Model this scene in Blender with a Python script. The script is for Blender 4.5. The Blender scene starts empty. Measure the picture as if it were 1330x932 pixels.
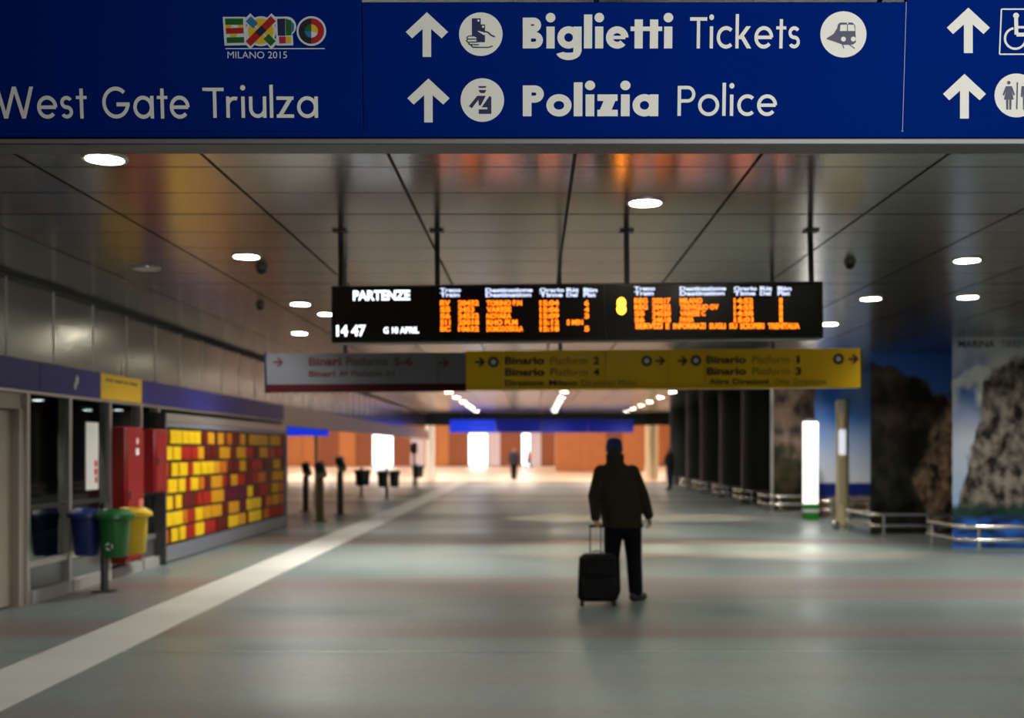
import bpy, bmesh, math, random
from mathutils import Vector, Matrix
random.seed(7)
R = math.radians
F = 1430.0            # focal length in pixels of the 1330x932 frame
CX, CY, CH = 693.0, 584.0, 1.65
H = 3.55              # ceiling height
sc = bpy.context.scene
col = sc.collection

# ------------------------------------------------------------------ camera, world, exposure
cd = bpy.data.cameras.new('camera')
cam = bpy.data.objects.new('camera', cd); col.objects.link(cam)
cam.location = (0, 0, CH); cam.rotation_euler = (R(90), 0, 0)
cd.sensor_width = 36.0; cd.lens = F / 1330.0 * 36.0
cd.shift_x = (665 - CX) / 1330.0; cd.shift_y = (CY - 466) / 1330.0
cd.clip_end = 400
cd.dof.use_dof = True; cd.dof.focus_distance = 4.5; cd.dof.aperture_fstop = 1.8
sc.camera = cam
w = bpy.data.worlds.new('daylight'); sc.world = w; w.use_nodes = True
bgn = w.node_tree.nodes['Background']
bgn.inputs[0].default_value = (0.82, 0.9, 1.0, 1); bgn.inputs[1].default_value = 9.0
sc.view_settings.view_transform = 'Standard'; sc.view_settings.look = 'None'
sc.view_settings.gamma = 1.0; sc.view_settings.use_curve_mapping = False
sc.view_settings.exposure = 0.0
sc.cycles.use_denoising = True
sc.cycles.sample_clamp_indirect = 4.0
sc.cycles.max_bounces = 8
LAMP_W = 170.0         # power of one ceiling downlight
HALL_E = 62.0          # emission of the lamps added above the far hall

# ------------------------------------------------------------------ helpers
def P(x, y, d):       # pixel at a known depth -> point
    return Vector(((x - CX) * d / F, d, CH + (CY - y) * d / F))

def new_mat(name):
    m = bpy.data.materials.new(name); m.use_nodes = True
    nt = m.node_tree
    return m, nt, nt.nodes, nt.links, nt.nodes['Principled BSDF']

def M(name, c, rough=.5, metal=0., var=0., vs=6., bump=0., bs=40., emit=None, es=0., coat=0., spec=.5, stretch=(1, 1, 1)):
    m, nt, N, L, b = new_mat(name)
    b.inputs['Base Color'].default_value = (*c, 1)
    b.inputs['Roughness'].default_value = rough
    b.inputs['Metallic'].default_value = metal
    b.inputs['Coat Weight'].default_value = coat
    b.inputs['Specular IOR Level'].default_value = spec
    if var or bump:
        tc = N.new('ShaderNodeTexCoord'); mp = N.new('ShaderNodeMapping')
        mp.inputs['Scale'].default_value = stretch
        L.new(tc.outputs['Object'], mp.inputs[0])
    if var:
        n = N.new('ShaderNodeTexNoise'); n.inputs['Scale'].default_value = vs; n.inputs['Detail'].default_value = 4
        L.new(mp.outputs[0], n.inputs['Vector'])
        r = N.new('ShaderNodeMix'); r.data_type = 'RGBA'
        r.inputs[6].default_value = (*[max(0, v * (1 - var)) for v in c], 1)
        r.inputs[7].default_value = (*[min(1, v * (1 + var)) for v in c], 1)
        L.new(n.outputs[0], r.inputs[0]); L.new(r.outputs[2], b.inputs['Base Color'])
    if bump:
        n2 = N.new('ShaderNodeTexNoise'); n2.inputs['Scale'].default_value = bs; n2.inputs['Detail'].default_value = 3
        L.new(mp.outputs[0], n2.inputs['Vector'])
        bp = N.new('ShaderNodeBump'); bp.inputs['Strength'].default_value = bump; bp.inputs['Distance'].default_value = .02
        L.new(n2.outputs[0], bp.inputs['Height']); L.new(bp.outputs[0], b.inputs['Normal'])
    if emit:
        b.inputs['Emission Color'].default_value = (*emit, 1); b.inputs['Emission Strength'].default_value = es
    return m

class MB:
    def __init__(s): s.bm = bmesh.new()
    def box(s, x0, x1, y0, y1, z0, z1, bev=0.):
        r = bmesh.ops.create_cube(s.bm, size=1.)
        for v in r['verts']:
            v.co = Vector(((x0 + x1) / 2 + v.co.x * (x1 - x0), (y0 + y1) / 2 + v.co.y * (y1 - y0), (z0 + z1) / 2 + v.co.z * (z1 - z0)))
        if bev:
            es = list({e for v in r['verts'] for e in v.link_edges})
            bmesh.ops.bevel(s.bm, geom=es, offset=bev, segments=1, affect='EDGES', profile=.5)
        return s
    def poly(s, pts):
        vs = [s.bm.verts.new(p) for p in pts]
        try: s.bm.faces.new(vs)
        except ValueError: pass
        return s
    def tube(s, pts, r, n=10, cap=True):
        pts = [Vector(p) for p in pts]; rings = []
        rs = r if isinstance(r, (list, tuple)) else [r] * len(pts)
        up = None
        for i, p in enumerate(pts):
            t = (pts[min(i + 1, len(pts) - 1)] - pts[max(i - 1, 0)]).normalized()
            if up is None:
                a = Vector((0, 0, 1)) if abs(t.z) < .9 else Vector((1, 0, 0))
                up = t.cross(a).normalized()
            else:
                up = (up - t * up.dot(t)).normalized()
            bb = t.cross(up)
            rings.append([s.bm.verts.new(p + (up * math.cos(2 * math.pi * k / n) + bb * math.sin(2 * math.pi * k / n)) * rs[i]) for k in range(n)])
        for a, b in zip(rings, rings[1:]):
            for k in range(n):
                s.bm.faces.new((a[k], a[(k + 1) % n], b[(k + 1) % n], b[k]))
        if cap:
            s.bm.faces.new(rings[0][::-1]); s.bm.faces.new(rings[-1])
        return s
    def lathe(s, prof, c=(0, 0, 0), n=24, sx=1., sy=1.):   # prof: (r, z) from bottom to top
        rings = []
        for r, z in prof:
            rings.append([s.bm.verts.new((c[0] + r * sx * math.cos(2 * math.pi * k / n), c[1] + r * sy * math.sin(2 * math.pi * k / n), c[2] + z)) for k in range(n)])
        for a, b in zip(rings, rings[1:]):
            for k in range(n):
                s.bm.faces.new((a[k], a[(k + 1) % n], b[(k + 1) % n], b[k]))
        if prof[0][0] > 1e-6: s.bm.faces.new(rings[0][::-1])
        if prof[-1][0] > 1e-6: s.bm.faces.new(rings[-1])
        return s
    def sphere(s, c, r, n=12):
        res = bmesh.ops.create_uvsphere(s.bm, u_segments=n + 4, v_segments=n, radius=1.)
        r = r if isinstance(r, (list, tuple)) else (r, r, r)
        for v in res['verts']:
            v.co = Vector((c[0] + v.co.x * r[0], c[1] + v.co.y * r[1], c[2] + v.co.z * r[2]))
        return s
    def capsule(s, a, ra, b, rb, n=6, m=12):
        a = Vector(a); b = Vector(b); d = b - a; l = d.length
        q = Vector((0, 0, 1)).rotation_difference(d.normalized())
        prof = [(ra * math.cos(t), ra * math.sin(t)) for t in [-math.pi / 2 + i * math.pi / 2 / n for i in range(n + 1)]]
        prof += [(rb * math.cos(t), l + rb * math.sin(t)) for t in [i * math.pi / 2 / n for i in range(n + 1)]]
        rings = []
        for r, z in prof:
            r = max(r, 1e-4)
            rings.append([s.bm.verts.new(a + q @ Vector((r * math.cos(2 * math.pi * k / m), r * math.sin(2 * math.pi * k / m), z))) for k in range(m)])
        for x, y in zip(rings, rings[1:]):
            for k in range(m): s.bm.faces.new((x[k], x[(k + 1) % m], y[(k + 1) % m], y[k]))
        s.bm.faces.new(rings[0][::-1]); s.bm.faces.new(rings[-1])
        return s
    def loft(s, secs, m=20):     # (cx, cy, z, rx, ry)
        rings = []
        for cx, cy, z, rx, ry in secs:
            rings.append([s.bm.verts.new((cx + rx * math.cos(2 * math.pi * k / m), cy + ry * math.sin(2 * math.pi * k / m), z)) for k in range(m)])
        for x, y in zip(rings, rings[1:]):
            for k in range(m): s.bm.faces.new((x[k], x[(k + 1) % m], y[(k + 1) % m], y[k]))
        s.bm.faces.new(rings[0][::-1]); s.bm.faces.new(rings[-1])
        return s
    def mesh(s, name, smooth=True, fix=True):
        me = bpy.data.meshes.new(name)
        if fix: bmesh.ops.recalc_face_normals(s.bm, faces=s.bm.faces[:])
        s.bm.to_mesh(me); s.bm.free()
        if smooth:
            me.shade_smooth(); me.set_sharp_from_angle(angle=R(38))
        return me
    def build(s, name, mat, parent=None, world=True, fix=True, **kw):
        me = s.mesh(name, fix=fix)
        return link(name, me, mat, parent, world)

def wloc(o):
    v = Vector((0, 0, 0))
    while o is not None: v += o.location; o = o.parent
    return v

def link(name, me, mat=None, parent=None, world=True):
    if mat is not None and not me.materials: me.materials.append(mat)
    o = bpy.data.objects.new(name, me); col.objects.link(o)
    if parent is not None:
        o.parent = parent
        if world: me.transform(Matrix.Translation(-wloc(parent)))
    return o

def tag(o, label, cat, group=None):
    o['label'] = label; o['category'] = cat
    if group: o['group'] = group
    return o
def thing(name, label, cat, loc=(0, 0, 0), group=None, rot=(0, 0, 0)):
    o = bpy.data.objects.new(name, None); col.objects.link(o)
    o.location = loc; o.rotation_euler = rot; o.empty_display_size = .1
    return tag(o, label, cat, group)
def struct(o, label=None, cat=None):
    o['kind'] = 'structure'
    if label: o['label'] = label
    if cat: o['category'] = cat
    return o
def copy_tree(o, parent=None):
    c = o.copy(); col.objects.link(c); c.parent = parent
    for ch in list(o.children): copy_tree(ch, c)
    return c

def unit_box(name, mat, bev=.0, inset=0.):
    b = MB(); b.box(-.5, .5, -.5, .5, -.5, .5, bev)
    me = b.mesh(name); me.materials.append(mat); return me

def piece(name, me, parent, x0, x1, y0, y1, z0, z1):
    o = bpy.data.objects.new(name, me); col.objects.link(o); o.parent = parent
    c = Vector(((x0 + x1) / 2, (y0 + y1) / 2, (z0 + z1) / 2)) - (wloc(parent) if parent else Vector())
    o.location = c; o.scale = (x1 - x0, y1 - y0, z1 - z0)
    return o

# frame: origin, U, V, N
class Frame:
    def __init__(s, o, u, v, n): s.o, s.u, s.v, s.n = Vector(o), Vector(u), Vector(v), Vector(n)
    def __call__(s, a, b, c=0.): return s.o + s.u * a + s.v * b + s.n * c
FRONT = Frame((0, 0, 0), (1, 0, 0), (0, 0, 1), (0, -1, 0))     # faces the camera
LEFTW = Frame((0, 0, 0), (0, 1, 0), (0, 0, 1), (1, 0, 0))      # faces +X (left wall)

def text(body, fr, u0, u1, v0, v1, mat, parent, lift=.002, bold=0., name='lettering', world=False, depth=0.):
    c = bpy.data.curves.new('t', 'FONT'); c.body = body; c.size = 1.; c.offset = bold; c.resolution_u = 3
    o = bpy.data.objects.new('t', c); col.objects.link(o)
    dg = bpy.context.evaluated_depsgraph_get()
    me = bpy.data.meshes.new_from_object(o.evaluated_get(dg))
    bpy.data.objects.remove(o); bpy.data.curves.remove(c)
    xs = [v.co.x for v in me.vertices]; ys = [v.co.y for v in me.vertices]
    a0, a1, b0, b1 = min(xs), max(xs), min(ys), max(ys)
    for v in me.vertices:
        v.co = fr(u0 + (v.co.x - a0) / (a1 - a0) * (u1 - u0), v0 + (v.co.y - b0) / (b1 - b0) * (v1 - v0), lift)
    me.name = name; me.materials.clear()
    return link(name, me, mat, parent, world)

# ------------------------------------------------------------------ materials
m_ceil = M('ceiling_metal', (.46, .44, .405), .2, 1., var=.10, vs=1.2, bump=.06, bs=9., stretch=(.12, 6, 1))
m_black = M('black_gap', (.012, .012, .012), .6)
m_wallp = M('brushed_wall_metal', (.40, .40, .39), .2, 1., var=.08, vs=2., bump=.02, bs=14., stretch=(1, .2, 8))
m_alu = M('aluminium', (.62, .60, .56), .35, .85, var=.08)
m_steel = M('steel', (.66, .64, .60), .22, 1., var=.06)
m_dsteel = M('dark_steel', (.10, .10, .105), .4, .8, var=.1)
m_blackmetal = M('black_metal', (.012, .012, .013), .4, .2)
m_fblue = M('fascia_blue', (.022, .02, .19), .4, var=.06, vs=2., spec=.25)
m_ffas = M('fascia_hall_lit', (.62, .50, .42), .35, var=.08)  # peach light from the hall is put into the base colour
m_yel = M('sign_yellow', (.78, .47, .008), .4, var=.06, vs=1.5)
m_signw = M('sign_grey_white', (.125, .13, .155), .5, var=.05)
m_red = M('sign_dark_red', (.05, .003, .006), .5, spec=.2)
m_ink = M('black_ink', (.02, .016, .012), .5)
m_inkr = M('maroon_ink', (.10, .012, .03), .5)
m_inkg = M('grey_ink', (.05, .03, .035), .5)
m_inkb = M('brown_ink', (.22, .13, .02), .5)
m_glass = M('dark_glass', (.42, .50, .49), .0, 0., spec=.7)
m_glass.node_tree.nodes['Principled BSDF'].inputs['Transmission Weight'].default_value = 1.
m_beige = M('beige_door', (.34, .29, .245), .5, var=.06)
m_cabred = M('cabinet_red', (.23, .009, .009), .45, var=.12, spec=.3)
m_white = M('white_paint', (.72, .72, .70), .5, var=.04)
m_wallg = M('grey_plaster', (.26, .25, .24), .7, var=.08)
m_dark = M('dark_cladding', (.020, .023, .023), .5, .0, var=.25, vs=2., spec=.2)
m_beam = M('dark_beam', (.04, .045, .05), .5, var=.1)
m_orange = M('orange_wood', (.46, .17, .05), .45, var=.22, vs=3., stretch=(5, 5, .6))
m_brown = M('brown_wood', (.22, .065, .022), .45, var=.22, vs=3., stretch=(5, 5, .6))
m_lilac = M('pale_lilac_panel', (.62, .58, .70), .5, var=.04)
m_cream = M('cream_column', (.85, .72, .48), .5, var=.05)
m_hfloor = M('hall_floor', (.62, .50, .42), .3, var=.06)
m_plastb = M('blue_plastic', (.012, .03, .17), .38, var=.1)
m_plastg = M('green_plastic', (.01, .12, .025), .35, var=.1)
m_plasty = M('yellow_plastic', (.60, .40, .01), .38, var=.1)

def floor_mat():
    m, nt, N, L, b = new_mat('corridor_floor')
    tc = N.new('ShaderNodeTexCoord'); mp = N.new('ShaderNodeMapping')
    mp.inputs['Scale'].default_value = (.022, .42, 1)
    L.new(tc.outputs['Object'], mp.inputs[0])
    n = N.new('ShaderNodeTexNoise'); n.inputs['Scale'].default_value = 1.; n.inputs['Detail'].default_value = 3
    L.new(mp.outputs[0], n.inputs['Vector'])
    cr = N.new('ShaderNodeValToRGB')  # transverse warm and cool bands in the colour imitate pools of light
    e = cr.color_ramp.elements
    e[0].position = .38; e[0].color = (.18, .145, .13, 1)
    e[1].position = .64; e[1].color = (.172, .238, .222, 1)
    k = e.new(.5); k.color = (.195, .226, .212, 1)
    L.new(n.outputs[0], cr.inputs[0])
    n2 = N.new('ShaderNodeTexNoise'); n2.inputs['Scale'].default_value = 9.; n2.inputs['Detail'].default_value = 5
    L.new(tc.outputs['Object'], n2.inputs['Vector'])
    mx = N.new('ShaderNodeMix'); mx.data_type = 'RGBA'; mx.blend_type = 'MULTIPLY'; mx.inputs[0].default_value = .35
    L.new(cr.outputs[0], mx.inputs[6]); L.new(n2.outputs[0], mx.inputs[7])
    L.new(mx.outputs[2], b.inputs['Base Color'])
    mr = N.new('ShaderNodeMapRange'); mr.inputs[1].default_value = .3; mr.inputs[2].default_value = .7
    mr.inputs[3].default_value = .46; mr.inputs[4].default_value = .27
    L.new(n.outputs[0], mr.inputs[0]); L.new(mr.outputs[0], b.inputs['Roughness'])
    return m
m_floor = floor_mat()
m_stripe = M('pale_floor_band', (.47, .47, .44), .4, var=.14, vs=2., stretch=(.1, .8, 1))

# ------------------------------------------------------------------ setting: floor, ceiling, walls
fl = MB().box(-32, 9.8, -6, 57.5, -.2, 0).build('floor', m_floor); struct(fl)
f2 = MB().box(-34, 16, 57.5, 113, -.2, 0).build('floor_hall', m_hfloor); struct(f2)
st = MB().box(-4.0, -3.36, -5.9, 57.5, 0, .004).build('trim_1', m_stripe); struct(st, 'pale stripe running along the grey floor', 'floor stripe')
jt = MB().box(-5.3, 9.5, 8.99, 9.02, 0, .002, ).build('trim_2', M('joint_steel', (.55, .55, .54), .3, .9)); struct(jt, 'thin metal expansion joint crossing the floor', 'floor joint')

ce = MB().box(-32, 9.8, -6, 57.5, H + .03, H + .25).build('ceiling', m_black); struct(ce)
pan = unit_box('ceiling_panel', m_ceil, .0)
seamX = [-5.72] + [.266 + 1.2 * k for k in range(-4, 8)] + [9.75]
Y0, DY = 8.88, .74
for k in range(-4, 8):
    ya, yb = Y0 + DY * k, Y0 + DY * (k + 1)
    ga = .016 if k % 5 == 0 else .008
    gb = .016 if (k + 1) % 5 == 0 else .008
    for a, b in zip(seamX, seamX[1:]):
        piece('ceiling_panel', pan, ce, a + .012, b - .012, ya + ga, yb - gb, H, H + .03)
fb = MB()
rows = [(-6 + .95 * i, -6 + .95 * (i + 1)) for i in range(12)]
rows = [r for r in rows if r[1] < 5.95] + [(5.4, Y0 - 4 * DY)]
k = 8
while Y0 + DY * k < 57.4:
    rows.append((Y0 + DY * k, Y0 + DY * (k + 1))); k += 1
for i, (ya, yb) in enumerate(rows):
    for a, b in zip(seamX, seamX[1:]):
        fb.box(a + .012, b - .012, ya + .005, min(yb, 57.45) - .005, H, H + .03)
o = fb.build('ceiling_panel_field', m_ceil, ce); o['kind'] = 'stuff'
o = MB().box(-31.9, -5.75, 23.8, 57.4, H, H + .03).build('side_ceiling_lining', m_ceil, ce)
hc = MB().box(-34, 16, 57.5, 113, 6.5, 6.7).build('ceiling_hall', m_white); struct(hc)

wl = MB().box(-5.95, -5.66, -6, 57.4, 2.27, H + .03).build('wall_left', m_wallg); struct(wl)
wp = unit_box('wall_panel', m_wallp); ws = unit_box('cover_strip', M('cover_strip_pale', (.55, .54, .52), .5, .2))
y = 11.75 - 1.16 * 5
while y < 57:
    y2 = min(y + 1.16, 57.3)
    piece('wall_panel', wp, wl, -5.66, -5.63, y + .02, y2 - .02, 2.62, H - .05)
    piece('cover_strip', ws, wl, -5.66, -5.627, y - .02, y + .02, 2.62, H - .05)
    y += 1.16
MB().box(-5.66, -5.55, -5.9, 57.3, H - .05, H - .001).build('shadow_gap', m_black, wl)
MB().box(-5.66, -5.42, 23.75, 57.3, 2.19, 2.62).build('hall_lit_fascia', m_ffas, wl)

struct(MB().box(-5.95, -5.68, -6, 9.2, 0, 2.19).build('wall_left_lower', m_wallg))
struct(MB().box(-32, -5.7, 23.4, 23.7, 0, H + .03).build('wall_side', m_wallg))
struct(MB().box(-32.2, -32, 23.4, 57.5, 0, H + .03).build('wall_side_far', m_brown))
struct(MB().box(9.6, 9.85, -6, 57.5, 0, H + .03).build('wall_right', m_dark))
struct(MB().box(-6, 9.8, -6.2, -6, 0, H + .25).build('wall_rear', m_wallg))
struct(MB().box(-34, 16, 57.3, 57.6, 2.93, 6.6).build('wall_lintel', m_beam))
struct(MB().box(7.2, 16, 57.3, 57.6, 0, 2.93).build('wall_far_right', m_dark))
struct(MB().box(-34.2, -34, 57.3, 113, 0, 6.6).build('wall_hall_left', m_orange))
struct(MB().box(15.9, 16.1, 57.3, 113, 0, 6.6).build('wall_hall_right', m_orange))

# hall back wall with timber panels and daylit openings
DB = 111.0
def bx(x): return (x - CX) * DB / F
opens = [(bx(483), bx(511)), (bx(608), bx(634)), (bx(677), bx(689.5))]
wb = MB()
edges = [-34.0] + [v for o_ in opens for v in o_] + [16.0]
for a, b in zip(edges[::2], edges[1::2]): wb.box(a, b, DB, DB + .3, 0, 6.6)
for a, b in opens: wb.box(a, b, DB, DB + .3, 3.4, 6.6)
wb = struct(wb.build('wall_back', m_brown))
pm = {'o': unit_box('timber_panel', m_orange), 'b': unit_box('timber_panel', m_brown), 'l': unit_box('pale_panel', m_lilac)}
segs = [(bx(300), bx(372), 'b', 3), (bx(372), bx(415), 'o', 2), (bx(415), bx(440), 'b', 1), (bx(440), bx(462), 'o', 1), (bx(462), bx(483), 'b', 1),
        (bx(511), bx(533), 'b', 1), (bx(533), bx(552), 'l', 1), (bx(552), bx(583), 'o', 2), (bx(583), bx(608), 'b', 1),
        (bx(634), bx(650), 'l', 1), (bx(650), bx(677), 'b', 1), (bx(689.5), bx(703), 'l', 1), (bx(703), bx(722), 'b', 1), (bx(722), bx(890), 'o', 6)]
for a, b, c, n in segs:
    for i in range(n):
        piece('timber_panel' if c != 'l' else 'pale_panel', pm[c], wb, a + (b - a) * i / n + .03, a + (b - a) * (i + 1) / n - .03, DB - .08, DB, .05, 6.4)
m_win = M('window_glass', (.9, .95, 1.), .02); bn = m_win.node_tree.nodes['Principled BSDF']; bn.inputs['Transmission Weight'].default_value = 1.
for i, (a, b) in enumerate(opens):
    fr = MB(); t = .12
    for (p, q, z0, z1) in ((a, a + t, 0, 3.4), (b - t, b, 0, 3.4), (a, b, 3.28, 3.4), (a, b, 0, .12)): fr.box(p, q, DB + .05, DB + .2, z0, z1)
    fo = struct(fr.build('window_%d' % (i + 9), m_alu))
    n = max(1, round((b - a) / 1.0))
    for j in range(n):
        p, q = a + t + (b - a - 2 * t) * j / n, a + t + (b - a - 2 * t) * (j + 1) / n
        MB().box(p + .03, q - .03, DB + .11, DB + .13, .12, 3.28).build('pane', m_win, fo)
        if j: MB().box(p - .03, p + .03, DB + .06, DB + .19, .12, 3.28).build('mullion', m_alu, fo)
# timber-clad kiosk block standing in the hall
kb = thing('timber_kiosk', 'orange timber clad block standing in the bright far hall', 'kiosk', ((778 - CX) * 85 / F, 86.5, 0))
x0, x1 = (722 - CX) * 85 / F, (837 - CX) * 85 / F
MB().box(x0 + .04, x1 - .04, 85.05, 88, 0, 4.6).build('core', m_brown, kb)
cuts = [x0, x0 + (x1 - x0) * .28, x0 + (x1 - x0) * .57, x0 + (x1 - x0) * .75, x1]
for i, (a, b) in enumerate(zip(cuts, cuts[1:])):
    MB().box(a + .015, b - .015, 85, 85.06, .05, 4.55).build('cladding_panel', m_orange if i != 2 else m_brown, kb)
for j in range(2): MB().box(x0 - .02, x0 + .04, 85.1 + 1.45 * j, 86.5 + 1.45 * j, .05, 4.55).build('cladding_panel', m_orange, kb)
# round columns at the corridor mouth
def column(x, yb, px_w, mat, label):
    d = F * CH / (yb - CY); r = px_w * d / F / 2; X = (x - CX) * d / F
    o = MB().lathe([(r * 1.06, 0), (r * 1.06, .12), (r, .14), (r, 2.9), (r * 1.05, 2.93), (r * 1.05, H - .01 if d < 57.3 else 3.6)], (X, d, 0), 28).build('column', mat)
    return tag(o, label, 'column')
column(559, 623.0, 12, M('column_white', (.9, .89, .86), .5), 'white round column at far left of the corridor mouth')
column(846.5, 623.4, 17, m_cream, 'cream round column at far right of the corridor mouth')

# unseen lamps added to light the hall and the columns at its mouth
m_hall = M('hall_added_glow', (1, .9, .8), .5, emit=(1., .80, .62), es=HALL_E)
m_lampbody = M('lamp_body', (.5, .5, .5), .4, .5)
for i in range(7):
    for j, yy in enumerate((58.9, 66, 76, 92, 104)):
        X = -27 + i * 6.4
        t = thing('hall_added_lamp', 'added warm linear lamp, unseen above the far hall', 'ceiling lamp', (X, yy, 6.4), 'added linear lamps of the far hall')
        MB().box(X - 1.6, X + 1.6, yy - .35, yy + .35, 6.38, 6.499).build('housing', m_lampbody, t)
        MB().box(X - 1.55, X + 1.55, yy - .3, yy + .3, 6.36, 6.38).build('diffuser', m_hall, t)

# ------------------------------------------------------------------ downlights
m_lens = M('downlight_glow', (1, 1, 1), .5, emit=(1., .93, .72), es=60.)
m_lensoff = M('downlight_lens', (.75, .74, .70), .4)
m_rim = M('downlight_rim', (.55, .54, .52), .35, .7)
rim_me = MB().lathe([(.118, 0), (.14, -.004), (.145, .006), (.145, .012)][::-1], n=28).mesh('rim'); rim_me.materials.append(m_rim)
lb = MB().lathe([(.0001, -.002), (.118, -.002), (.118, .004)], n=28).mesh('lens')
lens_on = lb; lens_on.materials.append(m_lens)
lens_off = lb.copy(); lens_off.materials.clear(); lens_off.materials.append(m_lensoff)
spot = bpy.data.lights.new('downlight_beam', 'SPOT'); spot.energy = LAMP_W; spot.spot_size = R(112); spot.spot_blend = .8; spot.color = (1., .97, .91); spot.shadow_soft_size = .1
spot_w = spot.copy(); spot_w.color = (1., .84, .66); spot_w.energy = LAMP_W * 4.2; spot_w.spot_size = R(60); spot_w.spot_blend = .6
spot_n = spot.copy(); spot_n.energy = LAMP_W * 2.2; spot_n.spot_size = R(86)
spot_a = spot.copy(); spot_a.energy = LAMP_W * 1.9; spot_a.spot_size = R(150)
spot_f = spot.copy(); spot_f.energy = LAMP_W * 3.1; spot_f.spot_size = R(84); spot_f.spot_blend = 1.
def downlight(X, Y, label, on=True, group=None, data=None, aim=None):
    t = thing('downlight', label, 'ceiling light', (X, Y, H), group)
    o = bpy.data.objects.new('rim', rim_me); col.objects.link(o); o.parent = t; o.location = (0, 0, -.012)
    o = bpy.data.objects.new('lens', lens_on if on else lens_off); col.objects.link(o); o.parent = t; o.location = (0, 0, -.012)
    if on:
        l = bpy.data.objects.new('beam', data or spot); col.objects.link(l); l.parent = t; l.location = (0, 0, -.05)
        if aim: l.rotation_euler = (Vector(aim) - Vector((X, Y, H - .05))).to_track_quat('-Z', 'Y').to_euler()
for (x, y_, lab) in [(136, 205, 'large lit downlight just below the West Gate lettering'), (320, 332, 'lit downlight left of the departure board, beside a small dark dome'),
                     (390, 394, 'upper lit downlight just left of the departure board'), (389, 432, 'lower lit downlight just left of the departure board'),
                     (425, 407, 'lit downlight touching the left end of the departure board'), (838, 262, 'lit downlight above the middle of the departure board'),
                     (1256, 337, 'upper lit downlight above the cliff mural'), (1131, 387, 'lit downlight to the right of the departure board top corner'),
                     (1257, 385, 'lower lit downlight above the cliff mural'), (1077, 420, 'lit downlight touching the right end of the departure board')]:
    downlight((x - CX) * 1.9 / (CY - y_), F * 1.9 / (CY - y_), lab, data=spot_a if x in (390, 389, 425) else None)
downlight(1.75, 6.88, 'lit downlight half hidden by the big blue sign bottom edge')
downlight((190 - CX) * 1.9 / 236, F * 1.9 / 236, 'unlit pale downlight near the metal wall', on=False)
for X, nm in ((-2.77, 'left'), (1.0, 'middle'), (4.55, 'right')):
    for k in range(6):
        downlight(X, 36 + 3.6 * k, '%s small lit downlight in the %s row of the far ceiling' % (('nearest', 'second nearest', 'third nearest', 'third farthest', 'second farthest', 'farthest')[k], nm), group='far ceiling lights, %s row' % nm, data=spot_a if k > 3 else None)
HID = 'added unseen downlight in the ceiling behind the hanging signs'  # extra lamps out of sight, for bright floor bands and the murals
for X, Y, dt in [(-2.8, 19.5, None), (-2.8, 23.5, spot_n), (-2.8, 28, None), (-2.8, 32, None), (1., 14.6, spot_n), (-1.4, 16.4, spot_n), (-2.3, 17.2, spot_n), (1.0, 18.4, spot_w), (3.4, 18.4, spot_w), (2.4, 22.6, spot_n),
                 (1.0, 26.9, spot_w), (3.8, 26.9, spot_w), (4.6, 18.0, spot_w), (1.0, 31, None), (4.5, 31, None), (6.45, 25.4, spot_a), (6.5, 28.6, None), (4.4, 20.9, spot_a)]:
    downlight(X, Y, HID, group='added lights unseen behind the hanging signs', data=dt)
for X, Y, aim in [(4.4, .9, (1.9, 4.5, 3.15)), (2.0, .2, (.2, 4.5, 3.15)), (7.9, 3.6, None)]:
    downlight(X, Y, 'unseen ceiling lamp added to light the face of the big blue sign', group='added lights above the viewer', data=spot_f if aim else None, aim=aim)  # added out of view to brighten the sign's face

for X, Y in [(8., 7.2), (8., 10.8), (8., 14.2), (8.0, 16.4)]:  # lamps added out of view so the cliff mural gets light
    downlight(X, Y, 'unseen downlight added above the right aisle to light the cliff mural', group='added lights of the right aisle', data=spot_a)
# small dark dome cameras
for x, y_, lab in [(340, 346, 'small dark dome sensor beside the left ceiling light'), (338, 395, 'small dark dome sensor on ceiling left of the departure board'), (1104, 339, 'small dark dome sensor on the ceiling right of the board')]:
    X, Y = (x - CX) * 1.9 / (CY - y_), F * 1.9 / (CY - y_)
    t = thing('dome_sensor', lab, 'sensor', (X, Y, H), 'ceiling dome sensors')
    MB().lathe([(.055, -.03), (.06, -.02), (.06, 0)], (X, Y, H), 20).build('collar', m_dsteel, t)
    MB().lathe([(.001, -.085), (.025, -.078), (.042, -.058), (.048, -.03)], (X, Y, H), 20).build('dome', m_blackmetal, t)

# ------------------------------------------------------------------ left storefront
XW = -5.38
def wy(x, X=5.38): return X * F / (CX - x)
# blue fascia
fs = thing('fascia', 'long blue fascia band with a yellow section above the storefront', 'fascia', (-5.5, 15, 2.29))
ys = [-5.8, 4, wy(0) - .9, wy(52), wy(131), wy(184.5), wy(250), wy(312), 23.72]
for i, (a, b) in enumerate(zip(ys, ys[1:])):
    MB().box(-5.64, XW, a + .004, b - .004, 2.29, 2.61, .004).build('fascia_panel', m_yel if i == 4 else m_fblue, fs)
for a, b in ((13.85, 14.1), (14.16, 14.42), (14.47, 14.6), (14.66, 14.95)): MB().box(XW, XW + .004, a, b, 2.515, 2.55).build('faded_print', m_inkb, fs)
em = MB()
for rr, zc, yc in ((.055, 2.47, 12.97), (.045, 2.40, 12.92)):
    em.poly([(XW + .004, yc + rr * math.cos(a) * .8, zc + rr * math.sin(a)) for a in [2 * math.pi * k / 16 for k in range(16)]])
em.build('emblem', M('pale_green_print', (.45, .55, .42), .5), fs, fix=False)
MB().box(-5.6, XW - .02, -5.8, 23.7, 2.255, 2.288).build('soffit_rail', m_alu, fs)
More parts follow.
